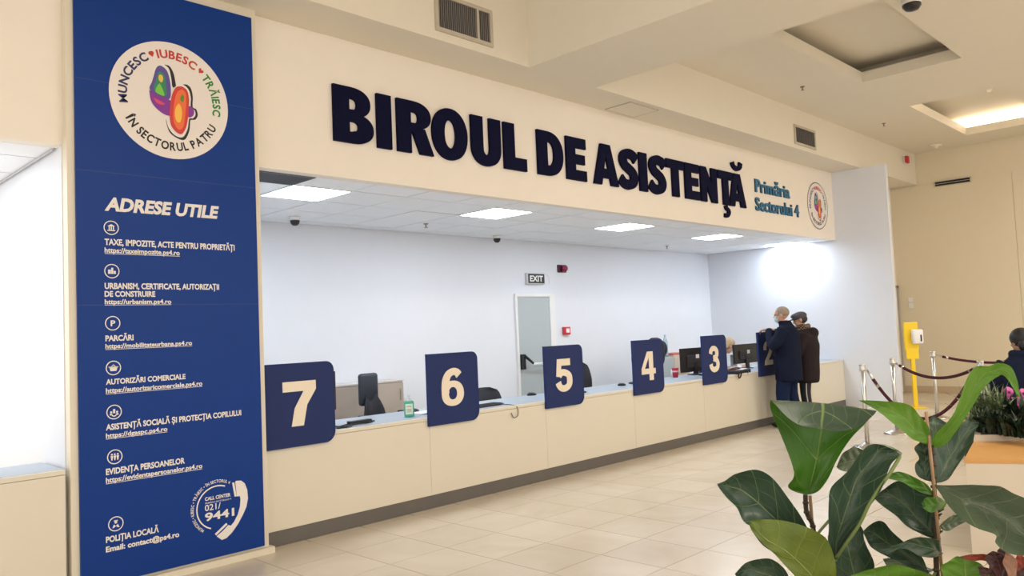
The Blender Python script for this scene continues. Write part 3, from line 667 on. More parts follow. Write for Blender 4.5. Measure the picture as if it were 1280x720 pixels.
def office_chair(label, x, y, rz, top, headrest=False, w=.46):
    t = thing('office_chair', label, 'chair', (x, y, 0), rz, 'office chairs behind the counter')
    bm = BM(); rbox(bm, -.24, .24, -.24, .24, .45, .53, .03, 3); build('seat', bm, CHS, t, True)
    # backrest: curved panel at local -y side
    z0 = .58; bt = top-(.24 if headrest else 0)
    bm = BM(); rows = 9; cols = 7; fr = []; bk = []
    for i in range(rows):
        v = i/(rows-1); z = z0+(bt-z0)*v; ww = w/2*(1-.18*max(0, v-.5)*2 - .10*(1-v)) if not headrest else w/2*(.95-.55*v+.1*math.sin(v*3))
        if not headrest and v > .8: ww *= math.sqrt(max(.05, 1-((v-.8)/.22)**2))
        a = []; b = []
        for j in range(cols):
            u = j/(cols-1)*2-1; yy = -.27-.05*v+.05*u*u+.03*math.sin(v*math.pi)
            a.append(bm.verts.new((u*ww, yy, z))); b.append(bm.verts.new((u*ww, yy-.035, z)))
        fr.append(a); bk.append(b)
    for i in range(rows-1):
        for j in range(cols-1):
            bm.faces.new((fr[i][j], fr[i][j+1], fr[i+1][j+1], fr[i+1][j])); bm.faces.new((bk[i][j+1], bk[i][j], bk[i+1][j], bk[i+1][j+1]))
        bm.faces.new((fr[i][0], fr[i+1][0], bk[i+1][0], bk[i][0])); bm.faces.new((fr[i+1][-1], fr[i][-1], bk[i][-1], bk[i+1][-1]))
    for j in range(cols-1):
        bm.faces.new((fr[0][j+1], fr[0][j], bk[0][j], bk[0][j+1])); bm.faces.new((fr[-1][j], fr[-1][j+1], bk[-1][j+1], bk[-1][j]))
    build('backrest', bm, CHF, t, True)
    if headrest:
        bm = BM(); rbox(bm, -.135, .135, -.36, -.29, bt-.12, top, .035, 3); build('headrest', bm, CHS, t, True)
    bm = BM(); tube(bm, [(0, -.20, .46), (0, -.31, .50), (0, -.33, .75)], .02, 8); build('back_bracket', bm, BLACK, t)
    for s in (-1, 1):
        bm = BM(); tube(bm, spline([(s*.25, .05, .48), (s*.29, .04, .55), (s*.29, .0, .68)], 4), .014, 8); rbox(bm, s*.29-.035, s*.29+.035, -.14, .14, .68, .71, .01); build('armrest', bm, BLACK, t)
    bm = BM(); tube(bm, [(0, 0, .10), (0, 0, .45)], .025, 10); build('gas_column', bm, BLACK, t)
    for k in range(5):
        a = k*2*math.pi/5; bm = BM(); tube(bm, [(0, 0, .12), (.28*math.cos(a), .28*math.sin(a), .075)], [.025, .015], 8); l = build('leg', bm, BLACK, t)
        bm = BM(); lathe(bm, [(.028, -.012), (.028, .012)], (.28*math.cos(a), .28*math.sin(a), .03), 12, Matrix.Rotation(R(90), 3, 'X')); build('castor', bm, BLACK, l)
office_chair('high-backed black office chair with padded headrest before the oak cabinet', 5.23, 7.10, R(186), 1.145, True, .34)
office_chair('low black office chair with only its rounded top showing beside board 6', 6.72, 6.85, R(180), .865)
office_chair('black mesh office chair turned sideways right of board 5', 8.43, 6.85, R(172), 1.09, False, .50)
office_chair('black office chair peeking out left of board 4 with a jacket over it', 10.17, 6.92, R(180), 1.19, False, .68)
# jacket on the chair
bm = BM(); ell(bm, (10.56, 7.20, 1.20), (.19, .11, .15)); ell(bm, (10.60, 7.21, 1.05), (.16, .10, .20)); ell(bm, (10.46, 7.18, 1.28), (.10, .08, .07)); ell(bm, (10.74, 7.2, 1.16), (.10, .07, .13))
j = fused('jacket', bm, mat('black jacket cloth', (.01, .013, .025), .8, bump=.5, bscale=30), None, .02, 4); tag(j, 'black jacket bundled over the chair back right of board 4', 'jacket')
# archive boxes / drawer unit near the back
t = thing('drawer_unit', 'grey and beige drawer unit under a red folder at the back wall', 'cabinet', (11.9, 7.72, 0), 0)
bm = BM(); rbox(bm, -.50, -.05, 0, .32, 0, .98, .004); build('body', bm, mat('grey steel', (.42, .46, .47), .45), t)
bm = BM(); rbox(bm, -.045, .44, 0, .32, 0, 1.0, .004); build('body', bm, mat('beige laminate', (.62, .52, .42), .5), t)
for z in (.08, .38, .68):
    bm = BM(); abox(bm, -.035, .43, -.012, 0, z, z+.28); build('drawer', bm, mat('beige laminate', (.62, .52, .42), .5), t)
fo = BM(); rbox(fo, 11.86, 12.3, 7.74, 8.0, 1.0, 1.035, .004); tag(build('folder', fo, mat('red folder', (.55, .12, .10), .5)), 'red folder lying on the beige drawer unit', 'folder')
WATER = mat('pale blue bottle', (.55, .75, .85), .1, trans=.6)
t = thing('water_bottle', 'clear pale blue water bottle behind the black jacket', 'bottle', (11.80, 7.85, 1.0))
bm = BM(); lathe(bm, [(.045, 0), (.048, .02), (.045, .22), (.04, .26), (.016, .32), (.016, .34)]); build('body', bm, WATER, t, True)
bm = BM(); lathe(bm, [(.019, .34), (.019, .365)]); build('cap', bm, mat('blue cap', (.2, .4, .6), .4), t)
# monitors, seen from the back
def monitor(label, x, y, rz, w, h, zb, sticker=True):
    t = thing('monitor', label, 'monitor', (x, y, .81), rz, 'computer monitors on the counter')
    b = zb-.81
    bm = BM(); rbox(bm, -w/2, w/2, -.012, .018, b, b+h, .006); build('screen_body', bm, BLACK, t)
    bm = BM(); rbox(bm, -w*.3, w*.3, -.032, -.010, b+.06, b+h-.10, .01); build('back_bulge', bm, mat('dark plastic ridge', (.02, .02, .028), .5), t)
    bm = BM(); rbox(bm, -.04, .04, -.04, -.01, .01, b+.14, .005); build('stand', bm, BLACK, t)
    bm = BM(); lathe(bm, [(.11, 0), (.11, .008), (.05, .018), (.001, .02)], (0, .0, 0), 24); build('base', bm, BLACK, t)
    if sticker:
        bm = BM(); abox(bm, -.0, .075, -.0335, -.0325, b+h-.095-.055, b+h-.055-.04); build('sticker', bm, WHITEP, t)
    bm = BM(); abox(bm, -w/2+.008, w/2-.008, .018, .019, b+.01, b+h-.01); build('screen', bm, mat('screen glass', (.01, .01, .012), .1), t)
monitor('black monitor seen from behind with a white sticker, left of board 3', 9.93, 6.13, R(-6), .62, .34, .855)
monitor('black monitor seen from behind, between the clerk and board 2', 11.38, 6.10, R(-4), .66, .30, .89)
monitor('black monitor mostly hidden behind board 7', 3.545, 5.95, R(-12), .50, .33, .94, False)
# dark thing at the far left edge
t = thing('monitor', 'black monitor edge on the left booth counter at the photo edge', 'monitor', (1.12, 5.72, .81), R(20), 'computer monitors on the counter')
bm = BM(); rbox(bm, -.25, .06, -.015, .015, .06, .36, .006); build('screen_body', bm, BLACK, t)
bm = BM(); rbox(bm, -.12, -.06, -.02, .02, .008, .14, .004); abox(bm, -.18, 0, -.08, .08, 0, .01); build('stand', bm, BLACK, t)
def keyboard(label, x, y, rz):
    t = thing('keyboard', label, 'keyboard', (x, y, .81), rz, 'black keyboards on the counter')
    bm = BM(); rbox(bm, -.22, .22, -.07, .07, 0, .018, .005); build('case', bm, BLACK, t)
    bm = BM()
    for r_ in range(5):
        for k in range(15): abox(bm, -.205+k*.0275, -.205+k*.0275+.022, -.058+r_*.024, -.058+r_*.024+.019, .018, .023)
    build('keys', bm, BLACKM, t)['kind'] = 'stuff'
keyboard('black keyboard at the counter edge right of board 6', 5.42, 5.77, R(5))
keyboard('black keyboard in front of the grey exit door, ends past the board', 6.85, 5.92, R(-28))
keyboard('black keyboard left of the red cup, ends past the board', 8.42, 5.92, R(-25))
keyboard('black keyboard in front of the monitor beside the red cup', 9.95, 5.88, R(0))
def mouse(label, x, y, rz=0):
    t = thing('mouse', label, 'mouse', (x, y, .81), rz, 'black computer mice on the counter')
    bm = BM(); ell(bm, (0, 0, .008), (.034, .06, .026), 14); 
    for v in bm.verts: v.co.z = max(v.co.z, 0)
    build('shell', bm, BLACK, t, True)
    bm = BM(); lathe(bm, [(.009, -.004), (.009, .004)], (0, .032, .028), 10, Matrix.Rotation(R(90), 3, 'Y')); build('wheel', bm, mat('grey wheel', (.2, .2, .2)), t)
mouse('black mouse by the white papers near the green bottle', 4.78, 6.07); mouse('black mouse on the worktop in front of the grey exit door', 6.55, 6.18, 1.2); mouse('black mouse on the worktop right of the mesh chair', 7.98, 5.98, 1.2)
# papers
bm = BM()
for k in range(3): abox(bm, -.15, .15, -.10, .11, k*.003, k*.003+.0025, Matrix.Rotation(R(3*k), 4, 'Z'))
p = build('paper_sheets', bm, mat('paper', (.85, .87, .9), .6)); p.location = (4.80, 5.90, .8102); tag(p, 'white papers between the green bottle and board 6', 'paper')
# cable bundle
for nm, pts, lab in (('cable', [(3.50, 5.87, .95), (3.56, 5.80, .87), (3.66, 5.72, .82), (3.78, 5.66, .815), (3.70, 5.60, .815), (3.62, 5.64, .815), (3.80, 5.75, .82), (4.0, 5.80, .817), (4.06, 5.75, .815), (3.86, 5.68, .822), (3.7, 5.66, .817), (3.95, 5.74, .825), (4.1, 5.78, .815)], 'tangled black cable on the counter beside board 7'),
                     ('cable', [(5.60, 5.72, .818), (5.62, 5.60, .814), (5.66, 5.55, .79), (5.66, 5.542, .71), (5.60, 5.54, .69), (5.57, 5.545, .74)], 'thin black cable looping over the counter edge right of board 6')):
    bm = BM(); tube(bm, spline(pts, 6), .006 if pts[0][0] < 5 else .004, 6); tag(build(nm, bm, BLACK), lab, 'cable')
bm = BM(); rbox(bm, 3.80, 4.02, 5.70, 5.76, .825, .845, .004); tag(build('power_adapter', bm, BLACK), 'black adapter lying among tangled cables beside board 7', 'adapter')
# sanitizer bottle
GREEN = mat('green gel', (.10, .62, .42), .12, trans=.35); 
t = thing('sanitizer_bottle', 'green gel sanitizer bottle with white label and clear pump', 'bottle', (4.47, 5.76, .81), R(-35))
bm = BM(); rbox(bm, -.045, .045, -.028, .028, 0, .145, .012, 3); build('bottle_body', bm, GREEN, t, True)
bm = BM(); abox(bm, -.033, .033, -.0292, -.0285, .025, .12); lb = build('label_sticker', bm, mat('label cream', (.80, .86, .74), .5), t)
bm = BM(); 
for z, w in ((.100, .02), (.092, .026), (.07, .022), (.062, .024), (.054, .018), (.046, .024)): abox(bm, -w, w, -.0298, -.0293, z, z+.003)
build('print_lines', bm, mat('green print', (.1, .35, .2)), lb)
bm = BM(); lathe(bm, [(.018, .145), (.018, .165), (.008, .167), (.008, .185), (.014, .187), (.014, .196)]); tube(bm, [(0, 0, .19), (-.04, 0, .188)], .005, 6); build('pump', bm, mat('clear plastic', (.75, .8, .82), .2), t)
# cups
t = thing('paper_cup', 'red paper cup with pale lettering band beside the monitor', 'cup', (9.38, 6.10, .81))
bm = BM(); lathe(bm, [(.035, 0), (.048, .125), (.050, .13), (.044, .128), (.032, .01)]); build('cup_body', bm, mat('red card', (.55, .03, .06), .45), t, True)
bm = BM(); lathe(bm, [(.0435, .075), (.0455, .095)], n=24); build('print_band', bm, mat('cup print', (.75, .5, .5)), t)
t = thing('mug', 'white ceramic mug behind the red cup', 'mug', (9.50, 6.20, .81))
bm = BM(); lathe(bm, [(.038, 0), (.042, .01), (.042, .10), (.037, .10), (.035, .01)]); build('mug_body', bm, WHITEP, t, True)
bm = BM(); tube(bm, spline([(-.04, 0, .08), (-.065, 0, .075), (-.07, 0, .045), (-.04, 0, .025)], 5), .006, 8); build('handle', bm, WHITEP, t, True)
# bag + folder
LEA = mat('brown leather', (.13, .045, .025), .45, var=.2, bump=.3)
t = thing('leather_bag', 'flat brown leather bag lying on the counter beside board 3', 'bag', (10.25, 5.80, .81), R(4))
bm = BM(); ell(bm, (0, 0, .045), (.30, .13, .055), 20); ell(bm, (.16, -.02, .05), (.14, .10, .05), 16)
for v in bm.verts: v.co.z = max(v.co.z, 0)
build('bag_body', bm, LEA, t, True)
bm = BM(); tube(bm, spline([(-.2, -.1, .05), (0, -.13, .08), (.2, -.11, .05)], 6), .008, 6); build('strap', bm, mat('dark strap', (.03, .02, .02)), t)
t = thing('briefcase', 'slim black case with two round handles hanging over the counter edge', 'case', (10.25, 5.64, .81), R(8))
bm = BM(); rbox(bm, -.20, .34, -.08, .16, .0, .045, .012); build('case_body', bm, BLACKM, t)
for x in (-.16, .18):
    bm = BM(); q = [(x+.045*math.sin(a), -.10-.01*math.cos(a), -.01+.045*math.cos(a)) for a in [k*math.pi/8 for k in range(17)]]; tube(bm, q, .010, 8, False); build('handle', bm, BLACKM, t)
bm = BM(); abox(bm, -.15, .15, -.1, .1, 0, .004, Matrix.Translation((10.42, 5.72, .858)) @ Matrix.Rotation(R(15), 4, 'Z')); tag(build('paper_sheets', bm, mat('paper', (.8, .8, .8))), 'white sheet resting on the black case by board 2', 'paper')
t = thing('photo_card', 'small framed note leaning beside the clerk on the back worktop', 'card', (11.35, 6.22, .81))
bm = BM(); abox(bm, -.23, -.05, 0, .01, 0, .22); build('card', bm, WHITEP, t)
# ================================================================ QUEUE POSTS AND ROPES
def post(label, x, y, h=.985):
    t = thing('queue_post', label, 'queue post', (x, y, 0), group='brushed steel queue posts')
    bm = BM(); lathe(bm, [(.165, 0), (.165, .012), (.15, .022), (.06, .045), (.028, .065), (.001, .066)], n=32); build('base', bm, CHROME, t, True)
    bm = BM(); lathe(bm, [(.025, .05), (.025, h-.07)], n=20); build('pole', bm, CHROME, t, True)
    bm = BM(); lathe(bm, [(.026, h-.09), (.034, h-.085), (.034, h-.05), (.030, h-.045), (.036, h-.015), (.036, h-.004), (.001, h)], n=20); build('cap', bm, CHROME, t, True)
    bm = BM(); lathe(bm, [(.041, h-.075), (.041, h-.062)], n=20); build('ring', bm, CHROME, t, True)
post('steel queue post nearest the counter end, left of the others', 9.53, 3.62); post('steel queue post between the white wall and the yellow dispenser', 10.85, 3.73)
post('steel queue post right of the yellow dispenser', 12.64, 3.77); post('steel queue post behind the arching bright leaf', 10.12, 2.53); post('steel queue post beyond the hooded person', 12.9, 2.15)
def rope(label, a, b, sag):
    a = Vector(a); b = Vector(b); t = thing('queue_rope', label, 'rope', a, group='burgundy velvet ropes')
    P = [Vector((0, 0, 0))+(b-a)*(k/20)-Vector((0, 0, sag*4*(k/20)*(1-k/20))) for k in range(21)]
    bm = BM(); tube(bm, P[1:-1], .019, 10); build('velvet', bm, VELV, t, True)
    for e in ((P[0], P[1], P[2]), (P[-3], P[-2], P[-1])):
        bm = BM(); q = list(e); tube(bm, q, [.010, .016, .021] if e[0] == P[0] else [.021, .016, .010], 8); build('end_ferrule', bm, CHROME, t, True)
rope('burgundy rope sagging steeply from the nearest queue post', (9.56, 3.58, .915), (10.10, 2.57, .915), .58)
rope('burgundy rope running from beside the yellow dispenser across the next post', (10.85, 3.69, .915), (10.15, 2.56, .915), .16)
rope('burgundy rope from the right-hand queue post towards the hooded person', (12.65, 3.73, .925), (12.9, 2.19, .925), .12)
bm = BM(); tube(bm, [(10.13, 2.50, .90), (10.15, 2.485, .6), (10.15, 2.48, .2)], .017, 8); tag(build('queue_rope', bm, VELV, None, True), 'velvet rope hanging straight down on the post behind the arching leaf', 'rope')
# yellow dispenser stand
t = thing('sanitizer_stand', 'yellow floor stand with white hand gel dispenser by the far door', 'dispenser stand', (13.93, 4.47, 0), R(-48))
bm = BM(); rbox(bm, -.13, .13, -.14, .16, 0, .02, .005); build('base', bm, YEL, t)
bm = BM(); abox(bm, -.03, .03, -.02, .02, .02, .9); build('pole', bm, YEL, t)
bm = BM(); rbox(bm, -.10, .10, -.022, .02, .80, .98, .01); rbox(bm, -.115, .115, -.02, .02, .95, 1.41, .015); build('back_board', bm, YEL, t)
bm = BM(); rbox(bm, -.02, .15, -.13, -.02, 1.05, 1.29, .03, 3); d_ = build('dispenser', bm, WHITEP, t, True)
bm = BM(); rbox(bm, .09, .115, -.135, -.125, 1.09, 1.2, .004); build('gel_window', bm, BLACK, d_)
# ================================================================ PEOPLE
CLO_NAVY = mat('navy wool coat', (.008, .012, .03), .85, spec=.12, var=.2, scale=20, bump=.4, bscale=25)
CLO_JEAN = mat('blue jeans', (.009, .018, .055), .8, spec=.12, var=.2, scale=12, bump=.4, bscale=30)
CLO_BRN = mat('dark brown padded jacket', (.022, .016, .018), .7, spec=.12, var=.25, scale=18, bump=.5, bscale=20)
CLO_BLK = mat('black track cloth', (.008, .009, .014), .75)
SHOE = mat('black shoe leather', (.012, .012, .014), .4)
HGREY = mat('short grey hair', (.30, .24, .19), .8, var=.3, scale=60, bump=.6, bscale=200)
HBLON = mat('ash blonde hair', (.42, .31, .20), .7, var=.35, scale=40, bump=.8, bscale=120)
MASK = mat('pale blue mask', (.50, .66, .72), .7, var=.05)
def frame(org, yaw):
    """local frame: +y is where the figure faces, +x its right"""
    return Matrix.Translation(Vector(org)) @ Matrix.Rotation(yaw, 4, 'Z')
def head_shape(bm, c, turn=0, nod=0, s=1.0):
    """skull, jaw, nose, ears, brow and lips; faces +y before turn"""
    m_ = Matrix.Translation(Vector(c)) @ Matrix.Rotation(turn, 4, 'Z') @ Matrix.Rotation(nod, 4, 'X') @ Matrix.Scale(s, 4)
    t = bmesh.new()
    ell(t, (0, -.012, .035), (.076, .096, .092), 24); ell(t, (0, .022, -.030), (.060, .066, .078), 20); ell(t, (0, .052, -.082), (.030, .026, .022), 12)
    ell(t, (0, .080, .038), (.046, .012, .010), 12); ell(t, (0, .094, -.008), (.012, .018, .020), 10); ell(t, (0, .086, .012), (.008, .012, .026), 10)
    ell(t, (0, .079, -.046), (.022, .010, .006), 10); ell(t, (0, .077, -.058), (.018, .010, .007), 10)
    for q in (-1, 1):
        ell(t, (q*.078, -.005, .0), (.008, .020, .032), 10); ell(t, (q*.040, .062, -.018), (.020, .018, .018), 10)
    merge(bm, t, m_); return m_
def eyes(parent, m_, name='eye'):
    for q in (-1, 1):
        bm = BM(); ell(bm, (q*.031, .079, .018), (.012, .008, .007), 10); bmesh.ops.transform(bm, matrix=m_, verts=bm.verts); build(name, bm, mat('eye dark', (.05, .04, .035), .2), parent, True)
def hand(bm, wrist, direction, palm_n, curl=.5, s=1.0, thumb=1):
    """palm, four unequal bent fingers and a thumb; direction = wrist to knuckles, palm_n = out of the back of the hand"""
    d = Vector(direction).normalized(); n = Vector(palm_n); n = (n-d*n.dot(d)).normalized(); w = d.cross(n); o = Vector(wrist)
    rot = Matrix((w, d, n)).transposed()
    ell(bm, o+d*.045*s, (.040*s, .052*s, .016*s), 12, rot)
    for i, (off, ln) in enumerate(((-.030, .066), (-.010, .076), (.010, .072), (.029, .056))):
        b = o+d*.082*s+w*off*s; p = [b]; a = 0
        for k, f in enumerate((.42, .32, .26)):
            a += curl*(.7+.25*k); p.append(p[-1]+(d*math.cos(a)-n*math.sin(a))*ln*f*s)
        tube(bm, [o+d*.06*s+w*off*s]+p, [.0095*s, .0095*s, .0088*s, .0078*s, .0062*s], 8)
    b = o+d*.022*s-w*.030*s*thumb; tube(bm, [b, b+(-w*thumb*.022+d*.022-n*.006)*s, b+(-w*thumb*.030+d*.048-n*.014)*s, b+(-w*thumb*.026+d*.070-n*.022)*s], [.013*s, .011*s, .0095*s, .007*s], 8)
def limb(bm, pts, rad, n=12):
    q = spline(pts, 4); r_ = []
    for i in range(len(q)):
        k = min(i//4, len(rad)-2); t_ = min((i-4*k)/4, 1); r_.append(rad[k]+(rad[k+1]-rad[k])*t_)
    tube(bm, q, r_, n)
def torso(bm, secs, n=20):
    """stack of ellipses (cx, cy, z, rx, ry)"""
    rings = [[bm.verts.new((cx+rx*math.cos(2*math.pi*k/n), cy+ry*math.sin(2*math.pi*k/n), z)) for k in range(n)] for cx, cy, z, rx, ry in secs]
    for a, b in zip(rings, rings[1:]):
        for k in range(n): bm.faces.new((a[k], a[(k+1) % n], b[(k+1) % n], b[k]))
    bm.faces.new(list(reversed(rings[0]))); bm.faces.new(rings[-1])
def person(label, org, yaw, group=None):
    t = thing('person', label, 'person', org, yaw, group); return t, Matrix.Rotation(-yaw, 3, 'Z'), Vector(org)
# --- man in the navy coat; faces +Y (the counter), hands on the top of board 2
man, inv, og = person('grey-haired man in navy coat, jeans and pale face mask leaning on board 2', (10.92, 5.19, 0), R(8))
L_ = lambda x, y, z: inv @ (Vector((x, y, z))-og)
lh = L_(10.80, 5.525, 1.40); rh = L_(10.98, 5.525, 1.40)
lw = lh+Vector((0, -.10, .012)); rw = rh+Vector((0, -.10, .012))
bm = BM()
hm = head_shape(bm, (0, .06, 1.60), R(14), R(-6), 1.0)
limb(bm, [(0, -.02, 1.40), (0, .01, 1.46), (0, .03, 1.53)], [.062, .056, .056])
torso(bm, [(0, 0, .84, .14, .10), (0, 0, .98, .16, .12), (0, 0, 1.15, .155, .12), (0, -.01, 1.32, .18, .12), (0, -.01, 1.42, .14, .08), (0, -.01, 1.46, .06, .05)])
for s, w_, el in ((-1, lw, (-.30, .10, 1.17)), (1, rw, (.22, .20, 1.16))):
    limb(bm, [(s*.17, 0, 1.40), el, tuple(w_)], [.052, .042, .028])
for s, kn, an in ((-1, (-.10, .07, .48), (-.12, .04, .09)), (1, (.11, .02, .48), (.12, -.08, .09))):
    limb(bm, [(s*.09, 0, .90), kn, an], [.085, .058, .040]); limb(bm, [an, (an[0], an[1]+.10, .05)], [.04, .03])
hand(bm, lw, lh-lw+Vector((0, 0, .0)), (0, .1, 1), .75, 1.0, -1); hand(bm, rw, rh-rw, (0, .1, 1), .75, 1.0, 1)
fused('body', bm, SKIN, man, .0065, 2)
bm = BM(); torso(bm, [(0, .0, .66, .235, .185), (0, .0, .80, .235, .185), (0, .0, 1.0, .225, .18), (0, -.01, 1.2, .225, .175), (0, -.015, 1.34, .225, .155), (0, -.015, 1.42, .19, .12), (0, -.01, 1.475, .10, .085), (0, .0, 1.51, .078, .078)])
for s, w_, el in ((-1, lw, (-.31, .10, 1.17)), (1, rw, (.24, .20, 1.16))):
    limb(bm, [(s*.175, -.01, 1.40), el, tuple(w_+Vector((0, -.02, -.01)))], [.088, .075, .052])
torso(bm, [(0, .01, 1.46, .095, .088), (0, .02, 1.53, .082, .088)])
coat = fused('coat', bm, CLO_NAVY, man, .014, 4)
bm = BM(); tube(bm, [(-.01, .19, .68), (-.01, .185, 1.0), (-.01, .165, 1.25), (-.01, .12, 1.42)], .006, 6)
for z in (.85, 1.0, 1.15, 1.3): ell(bm, (-.03, .19 if z < 1.2 else .165, z), (.012, .005, .012), 8)
build('placket', bm, BLACKM, coat)
bm = BM()
for s, kn, an in ((-1, (-.11, .07, .48), (-.12, .04, .10)), (1, (.11, .02, .48), (.12, -.08, .10))): limb(bm, [(s*.095, 0, .88), kn, (an[0], an[1], .08)], [.125, .098, .078])
torso(bm, [(0, 0, .74, .17, .13), (0, 0, .9, .19, .14), (0, 0, 1.0, .17, .13)])
fused('trousers', bm, CLO_JEAN, man, .014, 3)
for s, y in ((-1, .04), (1, -.08)):
    bm = BM(); ell(bm, (s*.12, y+.07, .045), (.048, .15, .05), 16); ell(bm, (s*.12, y-.02, .07), (.045, .065, .065), 14)
    for v in bm.verts: v.co.z = max(v.co.z, 0)
    build('shoe', bm, SHOE, man, True)
bm = BM(); t_ = bmesh.new(); ell(t_, (0, -.022, .045), (.080, .096, .088), 24)
for v in list(t_.verts):
    if v.co.y > .045 and v.co.z < .10 or v.co.z < -.01+max(0, v.co.y)*.4: t_.verts.remove(v)
merge(bm, t_, hm); h_ = build('hair', bm, HGREY, man, True); md = h_.modifiers.new('s', 'SOLIDIFY'); md.thickness = .006; md.offset = 0
eyes(man, hm)
bm = BM(); t_ = bmesh.new(); ell(t_, (0, .050, -.040), (.058, .056, .058), 20)
for v in list(t_.verts):
    if v.co.y < .045: t_.verts.remove(v)
merge(bm, t_, hm); mk = build('face_mask', bm, MASK, man, True); md = mk.modifiers.new('s', 'SOLIDIFY'); md.thickness = .003
for q in (-1, 1):
    bm = BM(); tube(bm, [hm @ Vector((q*.055, .05, -.02)), hm @ Vector((q*.074, .01, .0)), hm @ Vector((q*.082, -.015, .02))], .0022, 5); build('ear_loop', bm, WHITEP, mk)
bm = BM()
for q in (-1, 1): tube(bm, [hm @ Vector((q*.008, .092, .02)), hm @ Vector((q*.03, .092, .03)), hm @ Vector((q*.056, .082, .022)), hm @ Vector((q*.076, .02, .022)), hm @ Vector((q*.078, -.02, .01))], .002, 5)
build('glasses', bm, mat('spectacle frame', (.12, .08, .06), .3), man)
# --- capped person beside him
p2, inv, og = person('person in grey flat cap, checked scarf and dark brown jacket, standing behind the man', (11.40, 5.14, 0), R(20))
bm = BM(); hm = head_shape(bm, (-.01, .05, 1.52), R(10), R(-14), .98)
limb(bm, [(0, -.02, 1.33), (0, .01, 1.40), (0, .03, 1.46)], [.06, .055, .055])
torso(bm, [(0, 0, .80, .14, .10), (0, 0, .95, .15, .12), (0, -.01, 1.25, .17, .12), (0, -.01, 1.34, .13, .08), (0, -.01, 1.38, .06, .05)])
for s, el, w_ in ((-1, (-.24, .10, 1.08), (-.10, .30, 1.02)), (1, (.25, .02, 1.06), (.20, .20, .88))):
    limb(bm, [(s*.16, 0, 1.32), el, w_], [.05, .04, .027]); hand(bm, w_, (Vector(w_)-Vector(el)), (s*.3, 0, 1), .5, .95, -s)
for s, kn, an in ((-1, (-.09, .03, .46), (-.10, -.02, .09)), (1, (.10, .04, .46), (.12, .0, .09))):
    limb(bm, [(s*.085, 0, .86), kn, an], [.08, .055, .038]); limb(bm, [an, (an[0], an[1]+.10, .05)], [.038, .03])
fused('body', bm, SKIN, p2, .0065, 2)
bm = BM(); torso(bm, [(0, 0, .60, .19, .16), (0, 0, .64, .215, .175), (0, 0, .76, .225, .185), (0, 0, .95, .235, .19), (0, -.02, 1.15, .245, .185), (0, -.02, 1.27, .235, .16), (0, -.02, 1.34, .18, .12), (0, -.02, 1.40, .10, .09)])
for s, el, w_ in ((-1, (-.25, .10, 1.08), (-.12, .27, 1.02)), (1, (.27, .02, 1.04), (.21, .17, .90))): limb(bm, [(s*.17, -.01, 1.31), el, w_], [.095, .085, .06])
ell(bm, (0, -.12, 1.33), (.15, .085, .085), 16)
jk = fused('jacket', bm, CLO_BRN, p2, .014, 4)
bm = BM(); 
for z, r_ in ((1.385, .088), (1.415, .084), (1.44, .08)): tube(bm, [(r_*math.sin(a), .01+r_*math.cos(a)*1.0, z+.008*math.sin(3*a)) for a in [k*math.pi/10 for k in range(21)]], .024, 10, False)
m_ = bpy.data.materials.new('checked scarf'); m_.use_nodes = True; nt = m_.node_tree; tc = nt.nodes.new('ShaderNodeTexCoord'); ck = nt.nodes.new('ShaderNodeTexChecker'); ck.inputs['Scale'].default_value = 45
ck.inputs['Color1'].default_value = (.25, .17, .11, 1); ck.inputs['Color2'].default_value = (.04, .025, .02, 1); nt.links.new(tc.outputs['Object'], ck.inputs['Vector']); nt.links.new(ck.outputs['Color'], nt.nodes['Principled BSDF'].inputs['Base Color']); nt.nodes['Principled BSDF'].inputs['Roughness'].default_value = .9
build('scarf', bm, m_, p2, True)
bm = BM()
for s, kn, an in ((-1, (-.09, .03, .46), (-.10, -.02, .10)), (1, (.10, .04, .46), (.12, .0, .10))): limb(bm, [(s*.085, 0, .82), kn, (an[0], an[1], .08)], [.10, .075, .062])
torso(bm, [(0, 0, .70, .155, .12), (0, 0, .85, .17, .13), (0, 0, .95, .15, .12)])
tr = fused('track_trousers', bm, CLO_BLK, p2, .012, 3)
for s, kn, an in ((-1, (-.09, .03, .46), (-.10, -.02, .10)), (1, (.10, .04, .46), (.12, .0, .10))):
    pp_ = spline([(s*.085, 0, .78), kn, (an[0], an[1], .10)], 4); bm = BM(); tube(bm, [p+Vector((s*(.096-.035*i/8) if s > 0 else -(.096-.035*i/8), -.02, 0)) for i, p in enumerate(pp_)], .008, 6); build('side_stripe', bm, mat('pale stripe', (.55, .55, .58), .7), tr)
for s, y in ((-1, -.02), (1, .0)):
    bm = BM(); ell(bm, (s*.11, y+.06, .045), (.046, .14, .05), 16); ell(bm, (s*.11, y-.02, .07), (.043, .06, .06), 14)
    for v in bm.verts: v.co.z = max(v.co.z, 0)
    build('shoe', bm, SHOE, p2, True)
CAPM = mat('grey tweed cap', (.075, .07, .08), .85, var=.2, scale=60)
bm = BM(); t_ = bmesh.new(); ell(t_, (0, -.01, .062), (.090, .112, .070), 24); ell(t_, (0, .03, .085), (.070, .085, .040), 20)
for v in list(t_.verts):
    if v.co.z < .022: v.co.z = .022
merge(bm, t_, hm); cp = build('flat_cap', bm, CAPM, p2, True)
bm = BM(); ell(bm, (0, .11, .040), (.060, .045, .010), 14); bmesh.ops.transform(bm, matrix=hm, verts=bm.verts); build('peak', bm, CAPM, cp, True)
eyes(p2, hm)
bm = BM(); t_ = bmesh.new(); ell(t_, (0, -.03, .01), (.079, .085, .07), 20)
for v in list(t_.verts):
    if v.co.y > .02: t_.verts.remove(v)
merge(bm, t_, hm); h_ = build('hair', bm, mat('dark hair', (.03, .025, .025), .7), p2, True)
